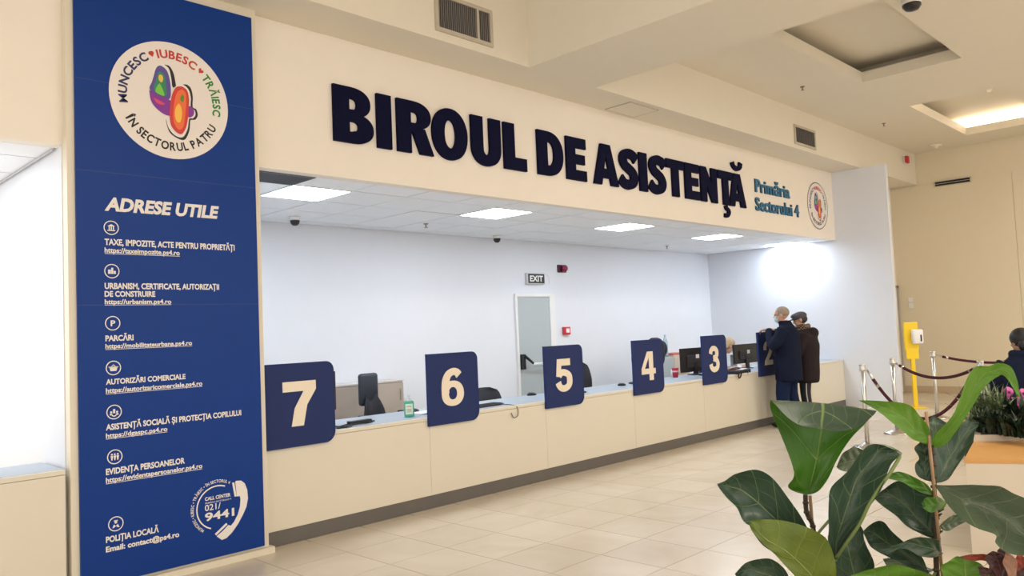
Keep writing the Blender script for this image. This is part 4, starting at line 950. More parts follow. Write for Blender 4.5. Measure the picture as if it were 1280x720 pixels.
# --- clerk behind board 3, seated and leaning
ck_, inv, og = person('seated clerk with ash blonde hair and pale blouse leaning out behind board 3', (11.95, 6.95, 0), R(215))
bm = BM(); hm = head_shape(bm, (.0, .22, 1.13), R(20), R(-38), 1.0)
limb(bm, [(0, .06, .98), (0, .13, 1.03), (0, .18, 1.08)], [.055, .050, .05])
torso(bm, [(0, -.08, .46, .17, .13), (0, -.06, .60, .15, .11), (0, -.02, .78, .16, .11), (0, .03, .92, .17, .10), (0, .05, .99, .11, .07)])
for s, el, w_ in ((-1, (-.25, .16, .74), (-.14, .42, .79)), (1, (.25, .16, .74), (.14, .42, .79))):
    limb(bm, [(s*.16, .03, .95), el, w_], [.05, .04, .026]); hand(bm, w_, Vector(w_)-Vector(el), (0, 0, 1), .4, .92, -s)
for s in (-1, 1): limb(bm, [(s*.09, -.06, .47), (s*.11, .34, .47), (s*.11, .36, .08)], [.085, .06, .04]); limb(bm, [(s*.11, .36, .06), (s*.11, .46, .035)], [.035, .028])
fused('body', bm, SKIN, ck_, .0075, 2)
bm = BM(); torso(bm, [(0, -.08, .50, .19, .15), (0, -.05, .64, .175, .135), (0, -.01, .8, .185, .135), (0, .03, .93, .185, .115), (0, .06, 1.0, .10, .08)])
for s, el, w_ in ((-1, (-.25, .16, .74), (-.15, .39, .785)), (1, (.25, .16, .74), (.15, .39, .785))): limb(bm, [(s*.16, .03, .94), el, w_], [.068, .058, .04])
fused('blouse', bm, mat('pale blouse', (.66, .72, .74), .8, bump=.3), ck_, .014, 3)
bm = BM()
for s in (-1, 1): limb(bm, [(s*.09, -.08, .48), (s*.11, .34, .48), (s*.11, .36, .12)], [.11, .08, .06])
fused('trousers', bm, CLO_BLK, ck_, .016, 3)
for s in (-1, 1):
    bm = BM(); ell(bm, (s*.11, .42, .04), (.045, .13, .045), 14)
    for v in bm.verts: v.co.z = max(v.co.z, 0)
    build('shoe', bm, SHOE, ck_, True)
bm = BM(); t_ = bmesh.new(); ell(t_, (0, -.025, .05), (.092, .106, .096), 24); ell(t_, (.0, -.05, -.02), (.085, .07, .08), 20)
for v in list(t_.verts):
    if v.co.y > .058 and v.co.z < .10: v.co.y = .052
merge(bm, t_, hm); build('hair', bm, HBLON, ck_, True); eyes(ck_, hm)
office_chair('black office chair the blonde clerk sits on', 11.98, 7.02, R(215), .98, False, .44)
# --- dark seated person at the right edge
hp, inv, og = person('person in dark hair and navy padded coat sitting at the right edge beyond the flowers', (9.62, 1.98, 0), R(-62))
bm = BM(); hm = head_shape(bm, (-.02, .08, 1.20), R(25), R(-10), 1.0)
limb(bm, [(0, 0, 1.02), (0, .03, 1.08), (0, .05, 1.14)], [.06, .055, .055])
torso(bm, [(0, -.06, .44, .18, .14), (0, -.05, .60, .16, .12), (0, -.02, .80, .17, .12), (0, 0, .98, .18, .12), (0, 0, 1.04, .12, .08)])
for s, el, w_ in ((-1, (-.26, .10, .75), (-.14, .34, .62)), (1, (.26, .10, .75), (.14, .34, .62))):
    limb(bm, [(s*.17, 0, 1.0), el, w_], [.05, .04, .027]); hand(bm, w_, Vector(w_)-Vector(el), (0, 0, 1), .5, 1, -s)
for s in (-1, 1): limb(bm, [(s*.10, -.04, .46), (s*.13, .40, .47), (s*.13, .42, .08)], [.09, .065, .042]); limb(bm, [(s*.13, .42, .06), (s*.13, .53, .035)], [.036, .03])
fused('body', bm, SKIN, hp, .0075, 2)
bm = BM(); torso(bm, [(0, -.08, .44, .25, .22), (0, -.07, .56, .26, .21), (0, -.05, .74, .25, .20), (0, -.02, .90, .25, .18), (0, 0, 1.0, .22, .15), (0, 0, 1.07, .13, .11)])
for s, el, w_ in ((-1, (-.29, .08, .76), (-.17, .31, .63)), (1, (.29, .08, .76), (.17, .31, .63))): limb(bm, [(s*.18, 0, .98), el, w_], [.10, .09, .065])
tube(bm, [(.11*math.sin(a), .02+.11*math.cos(a), 1.08) for a in [k*math.pi/8 for k in range(17)]], .045, 10)
fused('padded_coat', bm, mat('navy padded coat', (.006, .010, .03), .75, spec=.15, var=.2, bump=.6, bscale=14), hp, .014, 4)
bm = BM()
for s in (-1, 1): limb(bm, [(s*.10, -.06, .47), (s*.13, .40, .48), (s*.13, .42, .10)], [.12, .09, .068])
fused('trousers', bm, CLO_BLK, hp, .016, 3)
for s in (-1, 1):
    bm = BM(); ell(bm, (s*.13, .48, .045), (.047, .14, .048), 14)
    for v in bm.verts: v.co.z = max(v.co.z, 0)
    build('shoe', bm, SHOE, hp, True)
bm = BM(); t_ = bmesh.new(); ell(t_, (0, -.03, .045), (.10, .12, .105), 24); ell(t_, (0, -.075, -.03), (.085, .06, .10), 20)
for v in list(t_.verts):
    if v.co.y > .058 and v.co.z < .10: v.co.y = .055
merge(bm, t_, hm); build('hair', bm, mat('black hair', (.008, .007, .008), .5, bump=.5, bscale=90), hp, True); eyes(hp, hm)
t = thing('bench', 'plain wooden bench under the person in navy', 'bench', (9.54, 1.92, 0), R(-62))
bm = BM(); rbox(bm, -.7, .7, -.22, .22, .36, .40, .006); build('seat', bm, mat('bench oak', (.45, .26, .10), .45, var=.15, scale=4), t)
for x in (-.6, .6):
    for y in (-.16, .16): bm = BM(); abox(bm, x-.03, x+.03, y-.03, y+.03, 0, .36); build('leg', bm, BLACKM, t)
# ================================================================ PLANTER WITH WOODEN BENCH EDGE
OAK = mat('honey oak board', (.58, .30, .09), .4, var=.12, scale=3)
PLW = mat('white planter laminate', (.60, .53, .43), .4, var=.02)
def prism(bm, pts, z0, z1):
    a = [bm.verts.new((x, y, z0)) for x, y in pts]; b = [bm.verts.new((x, y, z1)) for x, y in pts]; n = len(pts)
    bm.faces.new(list(reversed(a))); bm.faces.new(b)
    for i in range(n): bm.faces.new((a[i], a[(i+1) % n], b[(i+1) % n], b[i]))
    bmesh.ops.recalc_face_normals(bm, faces=bm.faces)
A0 = Vector((5.671, 1.552)); A1 = Vector((6.465, 1.698)); dF = Vector((.137, -.303)).normalized(); dB = Vector((.265, -.368)).normalized()
B0 = A0+dF*1.9; B1 = A1+dB*1.9
t = thing('planter_bench', 'cream planter with honey oak bench edge and white inner rim at the right edge', 'planter', (A0.x, A0.y, 0))
o3 = (A0.x, A0.y, 0); sh = lambda p, q, k: tuple(p+(q-p)*k)
bm = BM(); prism(bm, [sh(A0, B1, .004), sh(B0, A1, .004), sh(B1, A0, .004), sh(A1, B0, .004)], 0, .575); build('base', rel(bm, o3), PLW, t)
bm = BM(); prism(bm, [tuple(A0), tuple(B0), tuple(B1), tuple(A1)], .575, .60); build('bench_board', rel(bm, o3), OAK, t)
C0 = A1; C1 = A1+(A1-A0).normalized()*1.0+Vector((.2, .1)); D0 = B1; D1 = D0+Vector((1.2, .0))
bm = BM(); prism(bm, [tuple(C0), tuple(D0), tuple(D1), tuple(C1)], .0, .645); build('inner_rim', rel(bm, o3), PLW, t)
ins = lambda p: tuple(Vector(p)*.95+((C0+C1+D0+D1)/4)*.05)
bm = BM(); prism(bm, [ins(C0), ins(D0), ins(D1), ins(C1)], .645, .65); build('soil', rel(bm, o3), mat('dark soil', (.03, .02, .013), .95, bump=1), t)
# ---------------------------------------------------------------- leaves
def leaf_mat(name, top, under, gloss=.35, trans=.0, nv=6, vein=(.30, .38, .18)):
    m = bpy.data.materials.new(name); m.use_nodes = True; nt = m.node_tree; N = nt.nodes; Lk = nt.links; b = N['Principled BSDF']
    uv = N.new('ShaderNodeUVMap'); sp = N.new('ShaderNodeSeparateXYZ'); Lk.new(uv.outputs[0], sp.inputs[0])
    def mth(op, a, b_=None, c=None):
        n = N.new('ShaderNodeMath'); n.operation = op
        for i, v in enumerate((a, b_, c)):
            if v is None: continue
            if isinstance(v, (int, float)): n.inputs[i].default_value = v
            else: Lk.new(v, n.inputs[i])
        return n.outputs[0]
    a = mth('ABSOLUTE', mth('MULTIPLY', mth('SUBTRACT', sp.outputs[0], .5), 2))
    mid = mth('SUBTRACT', 1, mth('SMOOTH_MIN', mth('DIVIDE', a, .045), 1, .1))
    w = mth('MULTIPLY', mth('SUBTRACT', sp.outputs[1], mth('MULTIPLY', mth('POWER', a, 1.25), .20)), nv)
    fr = mth('ABSOLUTE', mth('SUBTRACT', mth('FRACT', w), .5))
    lat = mth('SUBTRACT', 1, mth('SMOOTH_MIN', mth('DIVIDE', fr, .035), 1, .1))
    w2 = mth('ABSOLUTE', mth('SUBTRACT', mth('FRACT', mth('ADD', mth('MULTIPLY', a, 3.2), mth('MULTIPLY', mth('SINE', mth('MULTIPLY', w, 3.1)), .25))), .5))
    net = mth('MULTIPLY', mth('SUBTRACT', 1, mth('SMOOTH_MIN', mth('DIVIDE', w2, .04), 1, .1)), .30)
    v_ = mth('MAXIMUM', mth('MAXIMUM', mid, mth('MULTIPLY', lat, .75)), net)
    tc = N.new('ShaderNodeTexCoord'); nz = N.new('ShaderNodeTexNoise'); nz.inputs['Scale'].default_value = 14; nz.inputs['Detail'].default_value = 5; Lk.new(tc.outputs['Object'], nz.inputs['Vector'])
    mr = N.new('ShaderNodeMapRange'); mr.inputs[3].default_value = .65; mr.inputs[4].default_value = 1.35; Lk.new(nz.outputs['Fac'], mr.inputs[0])
    g = N.new('ShaderNodeNewGeometry'); mx = N.new('ShaderNodeMix'); mx.data_type = 'RGBA'; mx.inputs[6].default_value = (*top, 1); mx.inputs[7].default_value = (*under, 1); Lk.new(g.outputs['Backfacing'], mx.inputs[0])
    sc = N.new('ShaderNodeVectorMath'); sc.operation = 'SCALE'; Lk.new(mx.outputs[2], sc.inputs[0]); Lk.new(mr.outputs[0], sc.inputs['Scale'])
    m2 = N.new('ShaderNodeMix'); m2.data_type = 'RGBA'; m2.inputs[7].default_value = (*vein, 1); Lk.new(sc.outputs[0], m2.inputs[6]); Lk.new(mth('MULTIPLY', v_, .72), m2.inputs[0])
    Lk.new(m2.outputs[2], b.inputs['Base Color']); b.inputs['Roughness'].default_value = gloss
    bp = N.new('ShaderNodeBump'); bp.inputs['Strength'].default_value = .6; bp.inputs['Distance'].default_value = .004; bp.invert = True
    Lk.new(v_, bp.inputs['Height']); Lk.new(bp.outputs[0], b.inputs['Normal'])
    if trans:
        tr = N.new('ShaderNodeBsdfTranslucent'); Lk.new(m2.outputs[2], tr.inputs['Color']); ms = N.new('ShaderNodeMixShader'); ms.inputs[0].default_value = trans
        Lk.new(b.outputs[0], ms.inputs[1]); Lk.new(tr.outputs[0], ms.inputs[2]); Lk.new(ms.outputs[0], N['Material Output'].inputs[0])
    return m
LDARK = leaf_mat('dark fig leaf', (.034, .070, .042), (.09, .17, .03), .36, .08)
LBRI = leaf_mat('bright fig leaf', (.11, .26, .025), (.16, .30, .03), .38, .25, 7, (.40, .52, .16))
LUND = leaf_mat('fig leaf, green underside', (.030, .068, .040), (.055, .17, .012), .4, .15, 5, (.26, .38, .10))
LYEL = leaf_mat('olive fig leaf', (.035, .08, .04), (.11, .16, .014), .42, .15, 6, (.30, .38, .10))
LSIL = leaf_mat('silvery fig leaf', (.10, .14, .085), (.10, .17, .05), .24, .05, 6, (.40, .42, .26))
def at(cx, cy, depth):   # crop units of the plant close-up -> point at a given distance along the view
    px = 880+cx/2.5725; py = 440+cy/2.5725
    return CAM+ray(px, py)*depth
def leaf(name, rows, dep, m, parent, face='top', cup=.012, base_first=True, wav=.004, m_dep=None, org=Vector((0, 0, 0)), label=None):
    """rows of (left, mid, right) stations; dep = one depth or one per row. Interpolated to a smooth curved blade"""
    rows = list(rows)
    n = len(rows); D = dep if isinstance(dep, (list, tuple)) else [dep]*n
    Lp, Mp, Rp = [], [], []
    for i, (row, d_) in enumerate(zip(rows, D)):
        if len(row) == 2: row = (row, row, row)
        wl = math.hypot(row[0][0]-row[2][0], row[0][1]-row[2][1])/160
        Lp.append(at(*row[0], d_-cup*wl)); Mp.append(at(*row[1], d_+cup*wl)); Rp.append(at(*row[2], d_-cup*wl))
    k = 6; Ls, Ms, Rs = spline(Lp, k), spline(Mp, k), spline(Rp, k)
    if not base_first: Ls.reverse(); Ms.reverse(); Rs.reverse()
    bm = BM(); uvl = bm.loops.layers.uv.new('UVMap'); W_ = 12; grid = []; ph = random.uniform(0, 6)
    vd = _f
    for i in range(len(Ms)):
        v = i/(len(Ms)-1); row = []
        for j in range(W_+1):
            u = j/W_*2-1; a_, b_, c_ = Ls[i], Ms[i], Rs[i]
            # quadratic through left, mid, right
            p = a_*(u*(u-1)/2)+b_*(1-u*u)+c_*(u*(u+1)/2)
            edge = max(0, abs(u)-.35)/.65; p = p+vd*(wav*3.2*edge*min(1, (c_-a_).length/.12)*math.sin(v*13+ph+(2 if u > 0 else 0))+wav*1.2*math.sin(abs(u)*5-v*30)*(1-abs(u)**4)*(.4+.6*abs(u)))
            out = (c_-a_); L0 = out.length
            if L0 > 1e-4: p = p+out/L0*(1 if u > 0 else -1)*edge*.0035*math.sin(v*13+ph)*min(1, L0/.16)
            row.append(bm.verts.new(p-org))
        grid.append(row)
    for i in range(len(Ms)-1):
        for j in range(W_):
            f = bm.faces.new((grid[i][j], grid[i][j+1], grid[i+1][j+1], grid[i+1][j]))
            for l, (a_, b_) in zip(f.loops, ((i, j), (i, j+1), (i+1, j+1), (i+1, j))): l[uvl].uv = (b_/W_, a_/(len(Ms)-1))
    bm.normal_update(); mi = len(Ms)*6//10*0+max(2, len(Ms)//3)
    nn = Vector((0, 0, 0))
    fs = [f for f in bm.faces]; blk = fs[(mi-1)*W_:(mi+1)*W_]
    for f in blk: nn += f.normal
    facing = nn.dot(_f) < 0
    if facing != (face == 'top'): bmesh.ops.reverse_faces(bm, faces=fs)
    o = build(name, bm, m, parent, True)
    if label: o['label'] = label
    return o, Ms[0]
def petiole(p0, p1, parent, m, r=.004, org=Vector((0, 0, 0))):
    mid = (p0+p1)/2-Vector((0, 0, .012)); bm = BM(); tube(bm, [q-org for q in spline([p0, mid, p1], 5)], r, 8); build('leaf_stalk', bm, m, parent, True)
STEM = mat('brown fig stem', (.055, .035, .022), .7, var=.3, scale=40, bump=.6, bscale=90); CANE = mat('pale bamboo cane', (.36, .22, .12), .6, var=.2, scale=30)
STALK = mat('green leaf stalk', (.13, .18, .05), .5)
pot_c = CAM+ray(1075, 1010)*2.3; PZ = .62
# trough under the frame that carries both fig plants
tc_ = Vector((at(330, 460, 2.2).x+at(745, 460, 2.2).x, at(330, 460, 2.2).y+at(745, 460, 2.2).y, 0))/2
t = thing('plant_trough', 'low cream plant trough below the bottom right edge holding the fig plants', 'planter', tc_, -YAW)
bm = BM(); rbox(bm, -.75, .75, -.28, .28, 0, PZ, .01); build('trough_body', bm, PLW, t)
bm = BM(); abox(bm, -.72, .72, -.25, .25, PZ, PZ+.006); build('soil', bm, mat('dark soil', (.03, .02, .013), .95, bump=1), t)
def ground(p): return Vector((p.x, p.y, PZ+.006))
# ---- plant 1
g1 = ground(at(352, 560, 2.2)); f1 = thing('fiddle_leaf_fig', 'left fiddle-leaf fig in the foreground with a folded bright leaf on top', 'plant', g1, 0, 'foreground fig plants')
S1 = [at(326, 460, 2.2), at(330, 515, 2.2), at(350, 560, 2.2), at(356, 640, 2.21), g1]
bm = BM(); tube(bm, [p-g1 for p in spline(S1, 5)], .0065, 10)
for p in spline(S1, 2)[1:-1]: ell(bm, p-g1, (.009, .009, .006), 8)
build('stem', bm, STEM, f1, True)
ca = ground(at(358, 640, 2.22)); bm = BM(); tube(bm, [at(341, 462, 2.21)-g1, ca-g1], .005, 8); build('support_cane', bm, CANE, f1, True)
def add(rows, dep, m, plant, org, stem_pt, face='top', **k):
    o, base = leaf('leaf', rows, dep, m, plant, face, org=org, **k); petiole(base, stem_pt, plant, STALK, org=org); return o
PT = lambda p: (p, p, p)
# A folded leaf
add([PT((328, 460)), ((290, 448), (338, 446), (362, 448)), ((268, 428), (346, 415), (400, 400)), ((282, 385), (362, 345), (432, 350)), ((247, 270), (374, 280), (478, 280)), ((224, 195), (382, 215), (505, 240)), ((219, 157), (384, 165), (546, 188)),
     ((222, 165), (383, 190), (542, 205)), ((258, 205), (380, 226), (520, 232)), ((310, 236), (378, 243), (480, 250)), ((372, 247), (380, 250), (430, 255))],
    [2.2, 2.2, 2.19, 2.19, 2.2, 2.2, 2.17, 2.13, 2.10, 2.085, 2.08], LUND, f1, g1, S1[0], 'under', cup=.014, wav=.003, label='upright leaf folded over at the top, bright green underside in front')
# B left leaf
add([PT((345, 600)), ((262, 600), (285, 585), (325, 555)), ((190, 565), (222, 530), (290, 490)), ((138, 553), (172, 482), (232, 418)), ((112, 505), (122, 445), (165, 378)), ((72, 470), (82, 432), (108, 388)), ((50, 440), (58, 428), (68, 415)), PT((42, 424))],
    [2.19, 2.16, 2.14, 2.13, 2.13, 2.13, 2.13, 2.13], LDARK, f1, g1, at(348, 555, 2.2), cup=.02)
# C olive leaf in front
add([PT((395, 800)), ((330, 765), (365, 745), (423, 705)), ((275, 705), (318, 690), (419, 640)), ((232, 650), (262, 640), (375, 588)), ((188, 617), (205, 607), (300, 550)), ((155, 578), (168, 572), (210, 540)), PT((145, 545))],
    [2.12, 2.05, 2.03, 2.02, 2.03, 2.04, 2.05], LYEL, f1, g1, at(356, 620, 2.2), 'under', cup=.006)
# D dark bottom leaf
add([PT((285, 770)), ((235, 780), (245, 735), (262, 700)), ((180, 760), (200, 715), (225, 672)), ((130, 735), (150, 700), (180, 662)), ((105, 722), (118, 706), (135, 680)), PT((100, 712))],
    [2.1, 2.08, 2.07, 2.07, 2.08, 2.08], LDARK, f1, g1, at(356, 700, 2.2), cup=.02)
# E tall centre leaf
add([PT((424, 668)), ((396, 610), (425, 620), (455, 612)), ((400, 555), (440, 555), (502, 552)), ((409, 490), (465, 485), (532, 490)), ((413, 430), (485, 420), (566, 432)), ((456, 375), (520, 370), (598, 385)), ((506, 322), (560, 320), (618, 350)), ((560, 298), (600, 305), (630, 332)), PT((637, 325))],
    [2.12, 2.10, 2.09, 2.08, 2.08, 2.09, 2.10, 2.11, 2.12], LDARK, f1, g1, at(356, 690, 2.2), cup=.03)
bm = BM(); tube(bm, [p-g1 for p in spline([at(634, 330, 2.09), at(598, 390, 2.06), at(562, 440, 2.05), at(530, 492, 2.05), at(500, 553, 2.06), at(455, 618, 2.08), at(426, 662, 2.1)], 5)], [.001]+[.0045]*28+[.005, .004], 8); build('leaf_margin', bm, STALK, f1, True)
# E2 lower dark leaf
add([PT((500, 800)), ((445, 765), (490, 760), (545, 735)), ((418, 705), (480, 700), (543, 690)), ((398, 650), (465, 640), (528, 635)), ((395, 600), (460, 590), (520, 595)), ((430, 560), (470, 550), (505, 565)), PT((480, 530))],
    [2.2, 2.17, 2.16, 2.16, 2.17, 2.18, 2.18], LDARK, f1, g1, at(357, 700, 2.2), cup=.02)
# F small lit leaf behind
add([PT((540, 345)), ((505, 372), (505, 345), (508, 312)), ((472, 384), (470, 350), (472, 308)), ((442, 382), (444, 358), (448, 325)), PT((426, 370))],
    [2.38, 2.36, 2.35, 2.35, 2.36], LSIL, f1, g1, at(352, 600, 2.2), cup=.012)
# ---- plant 2
g2 = ground(at(750, 640, 2.2)); f2 = thing('fiddle_leaf_fig', 'right fiddle-leaf fig in the foreground with long arching bright green top leaf', 'plant', g2, 0, 'foreground fig plants')
S2 = [at(733, 300, 2.2), at(738, 400, 2.2), at(744, 500, 2.2), at(748, 600, 2.2), at(748, 700, 2.2), g2]
bm = BM(); tube(bm, [p-g2 for p in spline(S2, 5)], [.006]*12+[.0075]*14, 10)
for k, p in enumerate(spline(S2, 3)[1:-1]): ell(bm, p-g2+Vector((.003*math.sin(k), 0, 0)), (.0105, .0105, .006), 8)
for cx, cy in ((772, 505), (765, 520), (768, 575), (756, 590)): tube(bm, [at(748, cy+8, 2.2)-g2, at(cx, cy, 2.19)-g2], [.006, .002], 6)
build('stem', bm, STEM, f2, True)
bm = BM(); tube(bm, [at(714, 192, 2.18)-g2, at(738, 420, 2.18)-g2, ground(at(770, 700, 2.19))-g2], .0045, 8); build('support_cane', bm, CANE, f2, True)
add([PT((733, 304)), ((704, 292), (714, 270), (722, 248)), ((662, 278), (680, 250), (700, 210)), ((625, 242), (645, 212), (678, 182)), ((585, 208), (600, 188), (632, 163)), ((535, 177), (550, 170), (580, 158)), PT((496, 155))],
    [2.2, 2.17, 2.14, 2.11, 2.09, 2.07, 2.06], LBRI, f2, g2, S2[0], cup=.016)
add([PT((733, 306)), ((738, 268), (758, 278), (775, 298)), ((790, 212), (808, 225), (830, 232)), ((822, 150), (845, 165), (868, 172)), ((848, 88), (874, 108), (902, 112)), ((878, 48), (902, 70), (928, 86)), ((915, 45), (928, 62), (945, 78)), ((945, 34), (950, 55), (958, 74)), ((985, 46), (978, 66), (972, 82)), ((1006, 85), (998, 96), (984, 98)), ((1014, 122), (1008, 128), (1000, 126)), PT((1018, 152))],
    [2.2, 2.17, 2.13, 2.10, 2.08, 2.07, 2.06, 2.05, 2.03, 2.01, 2.0, 1.99], LBRI, f2, g2, S2[0], cup=.010, wav=.003, label='long arching leaf with drooping tip')
add([PT((745, 422)), ((738, 400), (755, 408), (785, 410)), ((733, 345), (772, 372), (815, 378)), ((745, 300), (795, 330), (838, 325)), ((775, 262), (822, 288), (862, 285)), ((815, 232), (848, 250), (878, 252)), ((850, 221), (868, 232), (884, 235)), PT((884, 226))],
    [2.2, 2.2, 2.21, 2.23, 2.25, 2.27, 2.28, 2.28], LSIL if False else LDARK, f2, g2, S2[1], cup=.016)
add([PT((742, 420)), ((690, 402), (715, 405), (738, 400)), ((682, 362), (708, 365), (733, 360)), ((688, 340), (712, 335), (735, 330)), ((680, 310), (706, 308), (730, 305)), PT((700, 285))],
    [2.2, 2.2, 2.21, 2.22, 2.22, 2.22], LDARK, f2, g2, S2[1], cup=.014)
add([PT((735, 300)), ((720, 265), (745, 268), (772, 262)), ((716, 225), (745, 230), (785, 235)), PT((738, 202))], [2.24, 2.28, 2.32, 2.34], LDARK, f2, g2, S2[0], cup=.016)
# K silvery right leaf
add([PT((740, 427)), ((768, 470), (785, 450), (812, 430)), ((812, 515), (842, 480), (880, 428)), ((865, 562), (905, 500), (945, 428)), ((925, 585), (970, 535), (1010, 458)), ((950, 618), (1020, 580), (1068, 490)), ((1010, 655), (1075, 610), (1110, 540)), PT((1140, 640))],
    [2.18, 2.12, 2.06, 2.02, 1.99, 1.97, 1.96, 1.96], LSIL, f2, g2, S2[1], cup=.035, wav=.005, label='large glossy leaf with silvery sheen running off the right edge')
add([PT((745, 602)), ((712, 592), (728, 575), (750, 540)), ((672, 570), (695, 545), (738, 480)), ((630, 540), (655, 500), (705, 440)), ((588, 508), (615, 468), (650, 418)), ((560, 480), (575, 455), (600, 425)), PT((545, 468))],
    [2.2, 2.22, 2.23, 2.24, 2.25, 2.26, 2.26], LDARK, f2, g2, S2[3], cup=.02)
add([PT((742, 462)), ((715, 458), (720, 446), (724, 432)), ((675, 440), (682, 425), (690, 410)), ((635, 418), (642, 403), (650, 390)), ((598, 408), (606, 396), (615, 386)), PT((582, 398))], [2.2, 2.16, 2.13, 2.12, 2.12, 2.12], LBRI if False else LUND, f2, g2, S2[2], 'under', cup=.01)
add([PT((778, 482)), ((757, 508), (757, 490), (757, 468)), ((728, 516), (728, 492), (728, 466)), ((708, 503), (708, 488), (708, 474)), PT((699, 488))], [2.19, 2.12, 2.10, 2.10, 2.12], LUND, f2, g2, S2[2], 'under', cup=.01)
add([PT((757, 562)), ((775, 575), (778, 555), (780, 535)), ((800, 570), (805, 550), (812, 525)), ((828, 552), (835, 540), (840, 522)), PT((862, 535))], [2.2, 2.2, 2.2, 2.2, 2.2], LSIL, f2, g2, S2[3], cup=.01)
add([PT((725, 715)), ((680, 700), (690, 680), (700, 660)), ((625, 675), (640, 645), (650, 615)), ((565, 645), (585, 610), (602, 575)), ((528, 615), (540, 580), (560, 540)), PT((510, 578))], [2.22, 2.25, 2.27, 2.28, 2.28, 2.28], LDARK, f2, g2, S2[4], cup=.02)
add([PT((766, 650)), ((735, 662), (745, 635), (758, 610)), ((690, 655), (705, 625), (715, 595)), ((645, 632), (660, 615), (672, 600)), ((600, 645), (607, 635), (615, 620)), PT((553, 638))], [2.19, 2.13, 2.10, 2.08, 2.07, 2.06], LDARK, f2, g2, S2[3], cup=.014)
add([PT((690, 780)), ((600, 770), (640, 740), (716, 715)), ((530, 755), (585, 725), (650, 692)), ((478, 745), (520, 718), (560, 688)), PT((452, 728))], [2.15, 2.08, 2.05, 2.04, 2.04], LBRI, f2, g2, S2[4], cup=.01)
add([PT((755, 790)), ((900, 760), (835, 770), (765, 755)), ((915, 720), (840, 715), (768, 712)), ((890, 682), (835, 675), (775, 675)), PT((815, 656))], [2.18, 2.1, 2.08, 2.08, 2.09], LBRI, f2, g2, S2[4], cup=.012)
add([PT((748, 700)), ((690, 720), (700, 700), (712, 690)), ((640, 715), (655, 685), (672, 668)), ((598, 700), (612, 672), (630, 660)), PT((575, 665))], [2.22, 2.3, 2.34, 2.36, 2.36], LSIL, f2, g2, S2[4], cup=.012)
# croton with red leaves
g3 = ground(at(965, 720, 2.1)); cr_ = thing('croton', 'small croton with rust red and bronze leaves at the bottom right corner', 'plant', g3)
LRED = leaf_mat('rust croton leaf', (.30, .045, .025), (.35, .09, .05), .35, .1, 8, (.45, .18, .08)); LBR = leaf_mat('bronze croton leaf', (.05, .012, .015), (.16, .05, .035), .35, .05, 8, (.25, .10, .06)); LPK = leaf_mat('pale croton leaf', (.34, .17, .11), (.35, .2, .14), .35, .1, 8, (.45, .3, .2))
cs = at(960, 760, 2.1)
bm = BM(); tube(bm, [g3-g3, cs-g3, at(968, 700, 2.1)-g3], .006, 8); build('stem', bm, STEM, cr_, True)
for (m_, rows, d_) in ((LRED, [PT((960, 705)), ((905, 672), (910, 662), (915, 655)), ((860, 672), (862, 660), (868, 650)), PT((822, 658))], 2.08),
    (LBR, [PT((960, 740)), ((925, 700), (950, 685), (970, 690)), ((905, 655), (935, 650), (965, 655)), PT((930, 640))], 2.05),
    (LBR, [PT((975, 740)), ((960, 700), (985, 690), (1005, 705)), ((945, 650), (975, 648), (998, 665)), PT((950, 630))], 2.07),
    (LPK, [PT((985, 760)), ((975, 715), (990, 712), (1006, 718)), ((962, 670), (982, 665), (1003, 668)), PT((972, 640))], 2.03),
    (LRED, [PT((990, 760)), ((1010, 720), (1025, 712), (1042, 716)), ((1000, 670), (1018, 664), (1034, 668)), PT((1012, 642))], 2.06),
    (LBR, [PT((975, 770)), ((985, 735), (1005, 730), (1020, 745)), ((1015, 700), (1030, 700), (1045, 710)), PT((1050, 680))], 2.04),
    (LBR, [PT((950, 770)), ((905, 735), (925, 725), (945, 735)), ((885, 705), (905, 695), (925, 700)), PT((880, 690))], 2.06),
    (LPK, [PT((950, 780)), ((920, 730), (935, 722), (950, 730)), ((915, 690), (928, 684), (942, 690)), PT((922, 672))], 2.09)):
    o, b_ = leaf('leaf', rows, d_, m_, cr_, 'top', org=g3, cup=.004, wav=.003); petiole(b_, cs, cr_, STEM, .0025, g3)
# ---- plants in the rear planter: striped grass, orchids, dark foliage
def att(px, py, depth): return CAM+ray(px, py)*depth
def blades(name, label, cx, cy, n, h, spread, m, group=None, w=.012, cat='plant'):
    base = Vector((cx, cy, .645)); t = thing(name, label, cat, base, 0, group); bm = BM()
    for k in range(n):
        a = random.uniform(0, 2*math.pi); l = h*random.uniform(.6, 1.1); lean = random.uniform(.15, 1)*spread; st = Vector((random.uniform(-.05, .05), random.uniform(-.05, .05), 0))
        d = Vector((math.cos(a), math.sin(a), 0)); s = Vector((-d.y, d.x, 0)); prev = None
        for i in range(7):
            v = i/6; p = st+d*lean*v*v+Vector((0, 0, l*(v-.35*v*v*lean/spread))); ww = w*math.sin(math.pi*min(1, .15+v*.85))
            q = (bm.verts.new(p-s*ww), bm.verts.new(p+Vector((0, 0, -.002))), bm.verts.new(p+s*ww))
            if prev: bm.faces.new((prev[0], prev[1], q[1], q[0])); bm.faces.new((prev[1], prev[2], q[2], q[1]))
            prev = q
    o = build('blades', bm, m, t, True); o['kind'] = 'stuff'; return t
